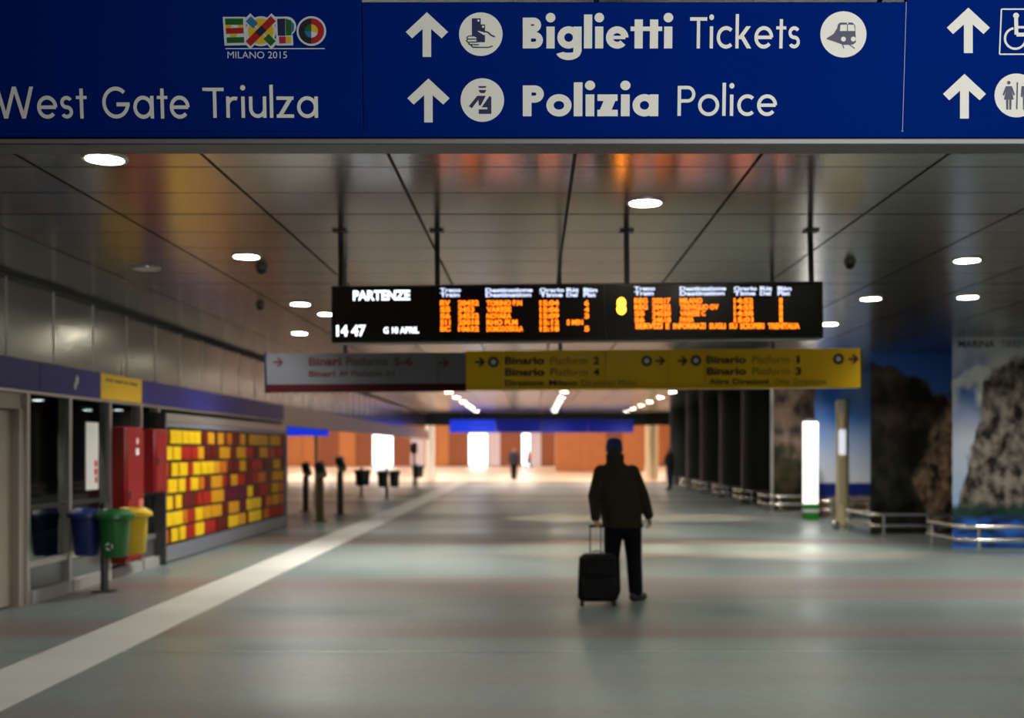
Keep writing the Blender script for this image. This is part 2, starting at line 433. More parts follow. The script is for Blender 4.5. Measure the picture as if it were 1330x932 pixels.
# door
door = MB().box(-5.62, -5.44, 9.2, 11.72, 2.08, 2.25).box(-5.62, -5.42, 11.6, 11.74, 0, 2.08).box(-5.62, -5.42, 9.2, 9.3, 0, 2.08).build('door_1', m_beige); struct(door, 'beige double door at left edge of the storefront', 'door')
for a, b in ((9.31, 10.86), (10.88, 11.59)):
    lf = MB().box(-5.58, -5.50, a, b, .01, 2.07, .006).build('door_leaf', m_beige, door)
MB().box(-5.50, -5.46, 10.98, 11.05, .98, 1.22, .01).build('lock_plate', m_dsteel, door)
MB().tube([(-5.50, 10.7, 1.02), (-5.44, 10.7, 1.02), (-5.43, 10.75, 1.02), (-5.43, 10.9, 1.02)], .012).build('handle', m_dsteel, door)
# glazed bays
mull = [wy(38.5), wy(93), wy(145), wy(185), wy(208)]
for i, (a, b) in enumerate(zip(mull, mull[1:])):
    wn = MB().box(-5.52, XW - .01, a - .035, a + .035, .0, 2.25)
    if i == 3: wn.box(-5.52, XW - .01, b - .035, b + .035, 0, 2.25)
    wn = struct(wn.build('window_%d' % (i + 1), m_alu))
    MB().box(-5.47, -5.455, a + .03, b - .03, .42, 2.25).build('pane', m_glass, wn)
    MB().box(-5.50, -5.42, a + .03, b - .03, .38, .45).build('rail', m_alu, wn)
    MB().box(-5.48, -5.43, a + .03, b - .03, 1.0, 1.05).build('bar', m_dsteel, wn)
    MB().box(-5.48, -5.45, a + .03, b - .03, .13, .38).build('spandrel', M('spandrel_grey', (.16, .17, .17), .2, .4) if i == 0 else bpy.data.materials['spandrel_grey'], wn)
    MB().box(-5.52, -5.36, a + .035, b - .035, 0, .13).build('plinth', bpy.data.materials.get('plinth_grey') or M('plinth_grey', (.33, .32, .30), .6, var=.1), wn)
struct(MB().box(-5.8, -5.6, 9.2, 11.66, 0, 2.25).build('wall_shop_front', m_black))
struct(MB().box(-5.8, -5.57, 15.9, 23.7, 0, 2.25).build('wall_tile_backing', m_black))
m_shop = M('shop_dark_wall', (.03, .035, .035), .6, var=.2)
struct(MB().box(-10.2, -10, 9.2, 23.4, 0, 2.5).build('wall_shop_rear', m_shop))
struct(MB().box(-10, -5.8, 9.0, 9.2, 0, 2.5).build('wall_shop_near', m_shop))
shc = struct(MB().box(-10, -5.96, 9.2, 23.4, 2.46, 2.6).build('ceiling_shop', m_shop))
m_shl = M('shop_lamp_glow', (1, 1, 1), .5, emit=(.95, 1., .95), es=9.)
for i, (X, Y) in enumerate([(-7.8, 17.3), (-8.76, 21.6), (-8.35, 21.6), (-8.15, 21.6), (-8.28, 23.2), (-7.95, 23.2), (-8.08, 22.9)]):
    t = thing('shop_lamp', 'small white lamp seen through the dark storefront glass, %s' % ('nearest the beige door', 'above the white poster', 'beside the mullion, left of pair', 'beside the mullion, right of pair', 'left of the farthest three', 'right of the farthest three', 'middle of the farthest three')[i], 'lamp', (X, Y, 2.46), 'lamps inside the shop')
    MB().lathe([(.085, -.03), (.095, -.02), (.095, 0)], (X, Y, 2.46), 20).build('housing', m_rim, t)
    MB().lathe([(.001, -.034), (.08, -.034), (.082, -.028)], (X, Y, 2.46), 20).build('lens', m_shl, t)
# poster
po = tag(MB().box(-5.455, -5.447, 13.40, 13.78, 1.16, 1.99).build('poster', m_white), 'tall white poster on the dark storefront glass', 'poster')
pr = M('poster_red', (.5, .02, .02), .5)
for j in range(3):
    MB().box(-5.447, -5.445, 13.655 + .02 * (j == 2), 13.75, 1.44 - .10 * j, 1.52 - .10 * j).build('red_print', pr, po)
# red cabinets
c1 = thing('fire_cabinet', 'tall red fire hose cabinet behind the green bin', 'cabinet', (-5.3, 14.4, .19))
MB().box(-5.45, -5.22, 14.08, 14.72, .19, 1.95, .015).build('body', m_cabred, c1)
d = MB().box(-5.22, -5.20, 14.11, 14.69, .24, 1.90, .006).build('door', m_cabred, c1)
MB().box(-5.20, -5.18, 14.15, 14.18, 1.0, 1.12, .005).build('handle', m_dsteel, d)
MB().box(-5.20, -5.196, 14.40, 14.50, 1.58, 1.67).build('label_plate', m_white, c1)
MB().box(-5.20, -5.196, 14.50, 14.66, .72, 1.0).build('sticker', M('pink_sticker', (.55, .12, .10), .5), c1)
MB().box(-5.20, -5.197, 14.42, 14.48, 1.73, 1.80).build('sticker', m_white, c1)
c2 = thing('fire_cabinet', 'short red wall cabinet just left of the coloured tile wall', 'cabinet', (-5.3, 15.45, 1.05))
MB().box(-5.45, -5.24, 15.22, 15.72, 1.05, 1.94, .015).build('body', m_cabred, c2)
d = MB().box(-5.24, -5.22, 15.25, 15.69, 1.09, 1.90, .006).build('door', m_cabred, c2)
MB().box(-5.22, -5.20, 15.29, 15.32, 1.45, 1.55, .004).build('handle', m_dsteel, d)

# ------------------------------------------------------------------ tile wall
XM = 5.34
def my(zx): return XM * F / (CX - (180 + zx / 4.236))
tw = thing('tile_wall', 'panel of yellow, orange and red glass tiles on left wall', 'tile panel', (-5.45, 19.7, 0))
MB().box(-5.56, -5.36, my(132), my(803), 0.02, 2.19).build('backing', M('tile_grout', (.03, .008, .006), .5), tw)
m_frame = M('frame_grey', (.24, .25, .30), .4, .3, var=.1)
ZT, ZB = 1.965, .265
MB().box(-5.42, -5.32, my(132), my(803), 0.02, ZB - .02).build('bottom_board', m_frame, tw)
MB().box(-5.42, -5.32, my(132), my(803), ZT + .02, 2.06).build('top_board', m_frame, tw)
MB().box(-5.42, -5.31, my(132), my(803), 2.06, 2.185).build('top_rail', m_alu, tw)
MB().box(-5.45, -5.28, my(124), my(132), 0, 2.19).build('end_post', m_dsteel, tw)
MB().box(-5.45, -5.31, my(803), my(812), 0, 2.19).build('end_post', m_frame, tw)
TC = {'Y': (.88, .56, .012), 'A': (.68, .32, .012), 'O': (.60, .16, .012), 'R': (.40, .02, .012), 'D': (.13, .012, .008), 'M': (.11, .008, .028)}
tm = {}
for k_, c in TC.items():
    tm[k_] = unit_box('tile', M('tile_' + {'Y': 'yellow', 'A': 'amber', 'O': 'orange', 'R': 'red', 'D': 'dark_red', 'M': 'plum'}[k_], c, .4, var=.18, vs=1.7, spec=.08), .06)
rowsT = ['135-160O 165-172D 175-207Y 209-240Y 242-275Y 277-310Y 312-345Y 350-380D 383-420A 425-435D 437-472A 475-487D 490-515O 518-535D 538-560D 562-590A 593-605D 612-660A 662-712A 725-782A 785-797R',
 '137-188Y 191-232Y 235-288R 291-328R 330-362A 366-395D 397-440D 450-505A 508-540D 545-590A 594-632R 635-665D 668-712A 715-755R 758-795R',
 '137-162O 165-180D 184-218Y 226-270Y 275-300R 302-343Y 346-380Y 383-415Y 417-450A 452-487O 490-520D 522-555D 558-590A 595-620D 622-645R 648-685R 688-740D 742-782A 785-797D',
 '137-160O 165-215Y 222-258Y 262-285R 288-330Y 333-360O 363-398D 400-460A 463-480R 485-508D 510-545A 548-585R 590-625D 627-660R 663-700O 703-735D 738-770A 773-797A',
 '137-145D 148-188Y 192-203D 205-238Y 242-279D 282-318D 322-350R 355-400R 404-472A 476-510M 513-550M 553-600M 603-630Y 635-665D 668-690R 692-720R 735-770A 773-797O',
 '137-188Y 191-242Y 246-268O 272-312R 315-355Y 360-398A 402-458A 465-495D 500-555A 560-595M 598-635Y 640-676Y 680-700D 703-730O 738-770A 775-800O',
 '137-165O 170-178D 182-216Y 226-258Y 262-310R 313-362Y 365-425R 430-465D 468-495D 498-545Y 548-590A 595-605D 608-640Y 643-676Y 680-690D 692-716O 720-745R 748-775R 778-800R']
rh = (ZT - ZB) / 7
for r, line in enumerate(rowsT):
    for tk in line.split():
        a, b = tk[:-1].split('-')
        piece('tile', tm[tk[-1]], tw, -5.37, -5.335 + random.uniform(-.006, .006), my(float(a)) + .01, my(float(b)) - .008, ZT - rh * (r + 1) + .022, ZT - rh * r - .022)

# ------------------------------------------------------------------ recycling bins
def bucket(t, X, Y, Z, ang, mat, s=1., label=None):
    b = MB().lathe([(.135 * s, 0), (.15 * s, .02), (.175 * s, .42 * s), (.19 * s, .43 * s), (.195 * s, .46 * s), (.18 * s, .46 * s), (.165 * s, .40 * s), (.12 * s, .05)], (X, Y, Z), 24)
    o = b.build('bin', mat, t)
    if label: o['label'] = label
    l = MB().lathe([(.20 * s, .44 * s), (.23 * s, .45 * s), (.225 * s, .49 * s), (.14 * s, .545 * s), (.13 * s, .53 * s), (.19 * s, .475 * s)], (X, Y, Z), 24)
    l.build('lid_rim', mat, o)
    return o
def bin_stand(X, Y, label, mats, offs, dark=False):
    t = thing('recycling_bin_stand', label, 'litter bin', (X, Y, 0), 'bin stands along the corridor')
    MB().lathe([(.14, 0), (.14, .012), (.05, .02)], (X, Y, 0), 20).build('base_plate', m_dsteel, t)
    MB().lathe([(.045, .012), (.045, 1.02), (.03, 1.05), (.001, 1.055)], (X, Y, 0), 16).build('pole', m_dsteel, t)
    for mt, (dx, dy), lb in zip(mats, offs, ('blue bin', 'green bin', 'yellow bin')):
        bucket(t, X + dx, Y + dy, .42, 0, mt, 1., lb)
        MB().box(X + min(0, dx) * .6, X + max(0, dx) * .6 + .001, Y + dy * .5 - .015, Y + dy * .5 + .015, .78, .82).build('bracket', m_dsteel, t)
    return t
bs_ = bin_stand(-5.0, 12.83, 'blue, green and yellow recycling bins on one dark pole', (m_plastb, m_plastg, m_plasty), ((-.22, .06), (.17, -.14), (.23, .27)))
rec = MB()
for k in range(3):
    a0 = R(90 + 120 * k); p = []
    for da, rr in ((0, .05), (70, .05), (70, .03), (0, .03)):
        a = a0 + R(da); p.append((-4.83 + rr * math.cos(a), 12.83 - .14 - .162, .55 + rr * math.sin(a)))
    rec.poly(p)
rec.build('recycling_mark', m_white, bs_, fix=False)
m_plk = M('dark_green_plastic', (.015, .035, .022), .4, var=.1)
for X, Y, lab in ((-5.95, 38., 'dark bin far left beyond the ticket validators'), (-4.9, 36.8, 'pair of dark green bins beside the pale floor stripe'), (-5.2, 49., 'smallest dark bin near the white column, farthest away')):
    bin_stand(X, Y, lab, (m_plk, m_plk), ((-.12, -.18), (.24, .04)) if Y < 37 else ((.0, -.2), (.1, .2)))
t = thing('post_sign', 'thin dark post standing behind the farthest bin', 'post', (-5.45, 50.2, 0))
MB().lathe([(.06, 0), (.06, 2.0), (.05, 2.02)], (-5.45, 50.2, 0), 12).build('pole', m_dsteel, t)
MB().box(-5.60, -5.30, 50.16, 50.2, 1.5, 1.95, .01).build('plate', m_dsteel, t)

# ticket validators
def validator(X, Y, h, lab, mat):
    t = thing('ticket_validator', lab, 'ticket validator', (X, Y, 0), 'ticket validators')
    MB().lathe([(.17, 0), (.17, .015), (.09, .03)], (X, Y, 0), 20).build('base_plate', m_dsteel, t)
    MB().box(X - .075, X + .075, Y - .06, Y + .06, .02, h - .42, .02).build('column', mat, t)
    b = MB(); b.box(-.105, .105, -.08, .08, -.18, .20, .03)
    rot = Matrix.Translation((X + .02, Y - .02, h - .24)) @ Matrix.Rotation(R(-14), 4, 'Y') @ Matrix.Rotation(R(12), 4, 'X')
    b.bm.transform(rot); hd = b.build('head', m_dsteel, t)
    b = MB(); b.box(-.08, .08, -.088, -.078, .0, .14, .003); b.bm.transform(rot); b.build('screen', m_blackmetal, hd)
    b = MB(); b.box(-.07, .07, -.092, -.078, -.12, -.08, .003); b.bm.transform(rot); b.build('ticket_slot', m_plasty, hd)
m_tan = M('tan_post', (.20, .15, .07), .45, .4, var=.1)
validator(-6.1, 29.5, 1.36, 'leftmost of the three slim ticket validators', m_dsteel)
validator(-4.92, 25.4, 1.42, 'middle tan post of the three slim ticket validators', m_tan)
validator(-4.9, 27.9, 1.52, 'rightmost and tallest looking of the three slim ticket validators', m_dsteel)
# blue sign on a post
t = thing('post_sign', 'short blue sign on a thin grey post left of far opening', 'sign', (-6.1, 31, 0))
MB().lathe([(.05, 0), (.05, 2.34)], (-6.12, 31, 0), 14).build('pole', m_alu, t)
m_bsign = M('sign_blue_far', (.012, .03, .42), .4, emit=(.008, .03, .8), es=.10)
m_bsign2 = M('sign_blue_bright', (.012, .03, .42), .4, emit=(.015, .06, 1.), es=.6)
MB().box((370 - CX) * 30.9 / F, (427 - CX) * 30.9 / F, 30.86, 30.94, 2.04, 2.36, .008).build('plate', m_bsign2, t)
# far blue hanging sign
t = thing('hanging_sign', 'wide blue sign hanging under the far dark beam', 'sign', (.4, 55.8, 2.5))
xa, xb = (584 - CX) * 55.8 / F, (823 - CX) * 55.8 / F
n = 4
for i in range(n): MB().box(xa + (xb - xa) * i / n + .01, xa + (xb - xa) * (i + 1) / n - .01, 55.7, 55.9, 2.53, 3.17, .01).build('sign_panel', m_bsign2 if i == 0 else m_bsign, t)
for X in (xa + .6, 0.4, xb - .6): MB().tube([(X, 55.8, 3.15), (X, 55.8, H)], .03, 8).build('hanger_rod', m_dsteel, t)

# ------------------------------------------------------------------ mural pillars on the right
def mural(name, layers, base):
    m, nt, N, L, b = new_mat(name)
    tc = N.new('ShaderNodeTexCoord'); sp = N.new('ShaderNodeSeparateXYZ'); L.new(tc.outputs['Generated'], sp.inputs[0])
    def math_(op, a, c=None):
        n = N.new('ShaderNodeMath'); n.operation = op
        for i, v in enumerate((a, c)):
            if v is None: continue
            if isinstance(v, (int, float)): n.inputs[i].default_value = v
            else: L.new(v, n.inputs[i])
        return n.outputs[0]
    u = math_('SUBTRACT', sp.outputs[0], math_('MULTIPLY', sp.outputs[1], .5)); v = sp.outputs[2]
    cmb = N.new('ShaderNodeCombineXYZ'); L.new(u, cmb.inputs[0]); L.new(v, cmb.inputs[1])
    def noise(scale, det=5, sx=1., sy=1.):
        mp = N.new('ShaderNodeMapping'); mp.inputs['Scale'].default_value = (sx, sy, 1); mp.inputs['Location'].default_value = (random.random() * 9, random.random() * 9, 0)
        L.new(cmb.outputs[0], mp.inputs[0])
        n = N.new('ShaderNodeTexNoise'); n.inputs['Scale'].default_value = scale; n.inputs['Detail'].default_value = det
        L.new(mp.outputs[0], n.inputs['Vector']); return n.outputs[0]
    def colour(c):
        if len(c) == 3 and isinstance(c[0], (int, float)):
            n = N.new('ShaderNodeRGB'); n.outputs[0].default_value = (*c, 1); return n.outputs[0]
        kind, c0, c1, s = c[:4]
        r = N.new('ShaderNodeValToRGB'); e = r.color_ramp.elements
        e[0].color = (*c0, 1); e[1].color = (*c1, 1)
        if kind == 'n':
            e[0].position = .38; e[1].position = .64; L.new(noise(s, 8, *(c[4:6] if len(c) > 4 else ())), r.inputs[0])
        else:
            e[0].position = s; e[1].position = c[4]; L.new(v, r.inputs[0])
        return r.outputs[0]
    cur = colour(base)
    for (a, bb, ns, na, thr, soft, c) in layers:      # mask = a*u + b*v + na*(noise-.5) > thr
        val = math_('ADD', math_('ADD', math_('MULTIPLY', u, a), math_('MULTIPLY', v, bb)), math_('MULTIPLY', math_('SUBTRACT', noise(ns, 6), .5), na))
        mr = N.new('ShaderNodeMapRange'); mr.inputs[1].default_value = thr - soft; mr.inputs[2].default_value = thr + soft
        L.new(val, mr.inputs[0])
        mx = N.new('ShaderNodeMix'); mx.data_type = 'RGBA'
        L.new(mr.outputs[0], mx.inputs[0]); L.new(cur, mx.inputs[6]); L.new(colour(c), mx.inputs[7])
        cur = mx.outputs[2]
    L.new(cur, b.inputs['Base Color']); b.inputs['Roughness'].default_value = .32
    return m
rock = ('n', (.008, .007, .006), (.26, .225, .19), 13.)
m_mD = mural('mural_cliff', [
    (0, 1, 3.2, 1.1, .80, .10, (.50, .52, .56)), (1, 1.2, 5, .7, 1.02, .06, (.55, .57, .60)), (0, -1, 3, .2, -.62, .12, ('g', (.30, .45, .70), (.56, .58, .60), .2, .6)),
    (1, -.32, 7, .18, -.03, .012, rock), (-.25, 1.0, 6, .2, .79, .012, ('n', (.03, .10, .40), (.52, .54, .58), 2.6)),
    (0, -1, 8, .08, -.20, .02, ('n', (.004, .02, .018), (.02, .06, .05), 8.)), (0, -1, 5, .03, -.14, .012, ('n', (.004, .02, .10), (.03, .14, .55), 7., 1., 3.))],
    ('n', (.01, .03, .16), (.05, .17, .55), 2.))
m_mC = mural('mural_mountain', [
    (0, -1, 3, .1, -.76, .02, (.12, .20, .38)), (-.36, -1, 6, .24, -.97, .015, ('n', (.008, .007, .006), (.10, .075, .055), 6.)),
    (.2, -1, 6, .2, -.50, .015, ('n', (.004, .004, .003), (.03, .025, .014), 7.)), (1.7, -1.1, 5, .5, .25, .06, ('n', (.03, .018, .012), (.62, .40, .27), 11.)), (-1.3, -1., 9, .25, -.72, .03, ('n', (.004, .004, .002), (.045, .04, .016), 9.))],
    ('g', (.08, .24, .80), (.04, .12, .5), .7, 1.))
m_mB = mural('mural_sea', [
    (0, 1, 3, .6, .72, .14, ('n', (.03, .13, .55), (.16, .28, .60), 3.)), (0, -1, 3, .0, -.235, .008, (.008, .02, .16)), (0, -1, 9, .05, -.14, .012, ('n', (.10, .045, .016), (.32, .22, .13), 8.)), (.3, -1, 8, .25, .06, .03, (.02, .025, .008))],
    ('g', (.62, .64, .68), (.10, .24, .60), .25, .70))
m_mA = mural('mural_rocks', [
    (0, -1, 4, .5, -.48, .05, ('n', (.012, .014, .004), (.07, .055, .02), 8.))],
    ('n', (.03, .02, .015), (.42, .28, .20), 6.))
pil = [(18.6, (1237 - CX) * 18.6 / F, 2.6, m_mD, 'pillar wrapped in a print of a cliff by the sea', 'cliff'),
       (21.7, (1130.5 - CX) * 21.7 / F, 2.5, m_mC, 'pillar wrapped in a print of a dark mountain', 'mountain'),
       (27.2, (1058 - CX) * 27.2 / F, 2.5, m_mB, 'pillar wrapped in a print of blue sky and sea', 'sea'),
       (29.9, (1004 - CX) * 29.9 / F, 2.5, m_mA, 'pillar wrapped in a print of brown rocks', 'rock')]
ords = ['nearest', 'second', 'third', 'fourth', 'farthest']
for i, (d, xp) in enumerate(((33.8, 969), (37.8, 939), (42., 913), (46.2, 894), (51., 872))):
    pil.append((d, (xp - CX) * d / F, 2.3, m_dark, '%s of the plain dark pillars beyond the mural pillars' % ords[i], ords[i] + ' dark'))
def guard_rail(X0, X1, Y, label):
    g = thing('guard_rail', label, 'guard rail', (X0, Y, 0), 'low guard rails around the pillars')
    for z in (.42, .21):
        pts = [(X1, Y, z)] + [(X0 + .25 + .25 * math.cos(a), Y + .25 - .25 * math.sin(a), z) for a in [R(90 + 15 * k) for k in range(7)]] + [(X0, Y + 1.5, z)]
        b = MB(); b.tube(pts, .034, 10); b.build('rail', m_steel, g)
    xs_ = [X0 + .28 + k * .85 for k in range(4) if X0 + .28 + k * .85 < X1]
    for X in xs_:
        MB().tube([(X, Y, 0), (X, Y, .42)], .03, 10).build('post', m_steel, g)
    MB().tube([(X0, Y + 1.3, 0), (X0, Y + 1.3, .42)], .03, 10).build('post', m_steel, g)
for i, (d, X0, wdt, mt, lab, nm) in enumerate(pil):
    if mt is m_dark:
        o = MB().lathe([(.80, 0), (.80, .1), (.78, .12), (.78, H - .12), (.80, H - .1), (.80, H - .001)], (X0 + .8, d + .8, 0), 40).build('pillar', mt)
    else:      # wedge-shaped pillar: the left flank slants away from the corridor
        xe = min(X0 + wdt, 9.58); b = MB(); fp = [(X0, d), (xe, d), (xe, d + 1.3), (X0 + .75, d + 1.3)]
        lo_ = [(x_, y_, 0) for x_, y_ in fp]; hi_ = [(x_, y_, H - .001) for x_, y_ in fp]
        b.poly(lo_[::-1]); b.poly(hi_)
        for q in range(4): b.poly([lo_[q], lo_[(q + 1) % 4], hi_[(q + 1) % 4], hi_[q]])
        bmesh.ops.remove_doubles(b.bm, verts=b.bm.verts[:], dist=1e-5)
        o = b.build('pillar', mt)
    tag(o, lab, 'pillar')
    guard_rail(X0 - (.02 if i == 2 else .25), min(X0 + wdt, 9.5), d - .75 if i else 17.55, 'low double steel guard rail around the %s pillar' % nm)
    if i == 3: MB().box(X0 - .06, X0, d - .03, d + .03, 0, H - .005).build('corner_trim', m_alu, o)
    if i == 0:
        Xl = X0
        f = Frame((0, d, 0), (1, 0, 0), (0, 0, 1), (0, -1, 0))
        z0 = CH + (CY - 451) * d / F
        text('MARINA', f, (1245 - CX) * d / F, (1292 - CX) * d / F, z0, z0 + .12, m_ink, o, .004, .02, world=True)
        text('TIRRENIA', f, (1300 - CX) * d / F, (1344 - CX) * d / F, z0, z0 + .12, m_inkg, o, .004, 0, world=True)

# lit white totem with a green foot
X, Y = (1052.5 - CX) * 26.2 / F, 26.2
t = thing('totem', 'bright white lit totem with green foot before sea mural', 'totem', (X, Y, 0))
m_tot = M('totem_glow', (.9, .9, .88), .4, emit=(1, .98, .94), es=1.5)
m_grn = M('totem_green', (.02, .30, .03), .4)
MB().box(X - .17, X + .17, Y - .08, Y + .08, .36, 2.32, .02).build('lit_panel', m_tot, t)
MB().box(X - .18, X + .18, Y - .09, Y + .09, .0, .16, .015).build('foot', m_grn, t)
MB().box(X - .185, X + .185, Y - .095, Y + .095, .16, .24, .01).build('band', m_white, t)
MB().box(X - .18, X + .18, Y - .09, Y + .09, .24, .37, .01).build('collar', m_grn, t)
MB().box(X - .17, X + .17, Y - .08, Y + .08, 2.32, 2.38, .01).build('cap', m_dsteel, t)
# round steel information column
X, Y = (1087.5 - CX) * 24.0 / F, 23.6
t = thing('information_column', 'slim bronze steel information column standing before the sea mural', 'column', (X, Y, 0))
m_brz = M('bronze_steel', (.85, .72, .46), .34, .4, var=.1)
MB().lathe([(.24, 0), (.24, .03), (.14, .05)], (X, Y, 0), 24).build('base_plate', m_steel, t)
MB().lathe([(.135, .04), (.135, 2.45)], (X, Y, 0), 24).build('shaft', m_brz, t)
MB().lathe([(.145, 2.4), (.15, 2.44), (.15, 2.66), (.12, 2.72), (.001, 2.73)], (X, Y, 0), 24).build('head', M('pale_metal', (.7, .66, .56), .4, .3), t)
b = MB(); b.lathe([(.001, -.01), (.08, -.008), (.085, .0)], (0, 0, 0), 20); b.bm.transform(Matrix.Translation((X - .06, Y - .142, 2.57)) @ Matrix.Rotation(R(90), 4, 'X')); b.build('clock_disc', m_white, t)
MB().box(X - .115, X + .03, Y - .15, Y - .11, 1.55, 2.08, .008).build('screen', M('screen_glow', (.8, .8, .9), .3, emit=(.85, .85, 1), es=.7), t)
MB().box(X - .115, X + .03, Y - .145, Y - .11, .5, 1.5, .008).build('front_plate', m_brz, t)
sb = thing('floor_ball', 'small shiny steel floor bollard left of the information column', 'bollard', (X - .3, Y - .55, 0))
MB().sphere((X - .3, Y - .55, .09), .085, 10).build('ball', m_steel, sb)
MB().lathe([(.06, 0), (.06, .02), (.03, .03)], (X - .3, Y - .55, 0), 16).build('collar', m_dsteel, sb)

# ------------------------------------------------------------------ departure board
DBd = 9.45
bo = P(750, 405, DBd)
broll = R(-.55)
bd = thing('departure_board', 'long black electronic departure board hanging from the ceiling', 'departure board', (bo.x, DBd, bo.z), rot=(0, broll, 0))
s = DBd / F
def bu(x): return (x - 750) * s
# vertical pixel positions are taken along the board's own axis (it hangs slightly tilted)
def bv(y_, x=750): return (405 - y_ - (x - 750) * .0096) * s
def lbox(t, name, mat, x0, x1, y0, y1, z0, z1, bev=0.):
    return MB().box(x0, x1, y0, y1, z0, z1, bev).build(name, mat, t, world=False)
m_board = M('board_black', (.006, .006, .007), .35)
m_bface = M('board_glass', (.004, .004, .005), .25)
lbox(bd, 'housing', m_board, bu(430), bu(1069.5), .0, .22, -37 * s, 37 * s, .008)
for a, b in ((432, 566), (568, 785), (787, 1067)): lbox(bd, 'display_face', m_bface, bu(a), bu(b), -.006, .0, -34 * s, 34 * s, .002)
for x in (440, 567, 816, 1058):
    MB().tube([(bu(x), .1, 36 * s), (bu(x) - (x - 750) * .00002, .1, (H - bo.z) - (x - 750) * s * math.sin(-broll) * 1.0)], .024, 10).build('hanger_rod', m_blackmetal, bd, world=False)
    lbox(bd, 'ceiling_plate', m_blackmetal, bu(x) - .06, bu(x) + .06, .04, .16, (H - bo.z) - (x - 750) * s * math.sin(-broll) - .012, (H - bo.z) - (x - 750) * s * math.sin(-broll) - .002)
m_ledw = M('led_white', (.2, .2, .2), .5, emit=(.86, .90, 1.), es=2.3)
m_ledh = M('led_blue_white', (.2, .2, .2), .5, emit=(.62, .70, .95), es=1.6)
m_leda = M('led_amber', (.2, .1, .0), .5, emit=(1., .175, .006), es=2.7)
BF = Frame((0, -.006, 0), (1, 0, 0), (0, 0, 1), (0, -1, 0))
def led(body, x0, x1, ya, yb, mat, bold=.02):
    xm = (x0 + x1) / 2
    text(body, BF, bu(x0), bu(x1), bv(yb, xm) , bv(ya, xm), mat, bd, .003, bold, name='led_text')
led('PARTENZE', 459, 533, 377, 390, m_ledw, .035)
led('14 47', 437, 475, 422, 437, m_ledw, .035)
led('G 10 APRIL', 498, 544, 424.5, 433, m_ledw, .03)
for base, hd in ((0, ((572, 599), (631, 692), (701, 733), (736, 752), (758, 776))), (1, ((824, 851), (883, 943), (953, 983), (987, 1003), (1010, 1028)))):
    for (a, b), (t1, t2) in zip(hd, (('Treno', 'Train'), ('Destinazione', 'Destination'), ('Orario', 'Time'), ('Rit', 'Del'), ('Bin', 'Plat'))):
        yo = 0 if base == 0 else -2
        led(t1, a, b, 374 + yo, 379.4 + yo, m_ledh, .03); led(t2, a, b - 2, 380.2 + yo, 385.6 + yo, m_ledh, .03)
rowsL = [('RV', '20432', 'TORINO P.N', 678, '15:04', '', '6'), ('S5', '2453', 'VARESE', 664, '15:06', '', '4'), ('S6', '24532', 'NOVARA', 664, '15:09', '', '3'), ('S11', '25018', 'RHO FI.M', 672, '15:12', '5 MIN', ''), ('EC', '10632', 'DOMODOSSOLA', 679, '15:18', '', '5')]
for i, (c1_, n_, ds, xe, tm_, dl, pl) in enumerate(rowsL):
    ya = 390.0 + 8.35 * i; yb = ya + 7.0
    led(c1_, 572, 585, ya, yb, m_leda, .04); led(n_, 595, 622 if i != 1 else 616, ya, yb, m_leda, .04)
    led(ds, 632, xe, ya, yb, m_leda, .04); led(tm_, 701, 726, ya, yb, m_leda, .04)
    if dl: led(dl, 736, 757, ya, yb, m_leda, .04)
    if pl: led(pl, 759, 765, ya, yb, m_leda, .04)
rowsR = [('REG', '20217', 'MILANO', 912, '14:52'), ('REG', '20432', 'TREVIGLIO OV', 933, '14:55'), ('S5', '24520', 'VARESE C', 916, '14:58'), ('S6', '24618', 'PAVIA', 901, '15:01')]
for i, (c1_, n_, ds, xe, tm_) in enumerate(rowsR):
    ya = 387. + 8.2 * i; yb = ya + 7.0
    led(c1_, 824, 841 if i < 2 else 837, ya, yb, m_leda, .04); led(n_, 847, 871, ya, yb, m_leda, .04)
    led(ds, 883, xe, ya, yb, m_leda, .04); led(tm_, 953, 978, ya, yb, m_leda, .04); led('1', 1012, 1016, ya, yb, m_leda, .05)
for tx, a, b in (('SERVIZI', 825, 860), ('E', 864.5, 869), ('INFORMAZI', 874, 916), ('SUGLI', 921, 942), ('SU', 947, 957), ('SCIOPERI', 961, 992), ('TRENITALIA', 997, 1038)):
    led(tx, a, b, 419.5, 427, m_leda, .045)
m_leda2 = M('led_amber_bright', (.2, .1, .0), .5, emit=(1., .27, .012), es=12.)
text('8', BF, bu(801), bu(813), bv(409), bv(387), m_leda2, bd, .003, .06, name='led_text')

# ------------------------------------------------------------------ platform sign (white and yellow)
DS = 11.6
so = P(732, 480, DS); sroll = R(-.38); s2 = DS / F
ps = thing('platform_sign', 'hanging platform direction sign, grey white left and yellow right', 'sign', (so.x, DS, so.z), rot=(0, sroll, 0))
def su(x): return (x - 732) * s2
def sv(y_, x=732): return (480 - y_ - (x - 732) * .0064) * s2
def slab(name, mat, a, b, t_, bt, y0=0., y1=.16, bev=.004): return lbox(ps, name, mat, su(a), su(b), y0, y1, -bt * s2, t_ * s2, bev)
slab('white_panel', m_signw, 346, 568.5, 23.5, 17); slab('white_panel', m_signw, 569, 605, 23.5, 17)
slab('red_band', m_red, 346, 605, -17, 26.5, -.003, .16)
slab('end_cap', M('navy_cap', (.02, .015, .06), .4), 343.5, 346, 25, 27, -.005, .165)
ycuts = [605, 654, 787, 868, 916, 1118]
for a, b in zip(ycuts, ycuts[1:]): slab('yellow_panel', m_yel, a + .15, b - .15, 25.5, 25.5)
slab('end_cap', M('dark_cap', (.05, .03, .02), .4), 1118, 1120, 26, 26, -.003, .163)
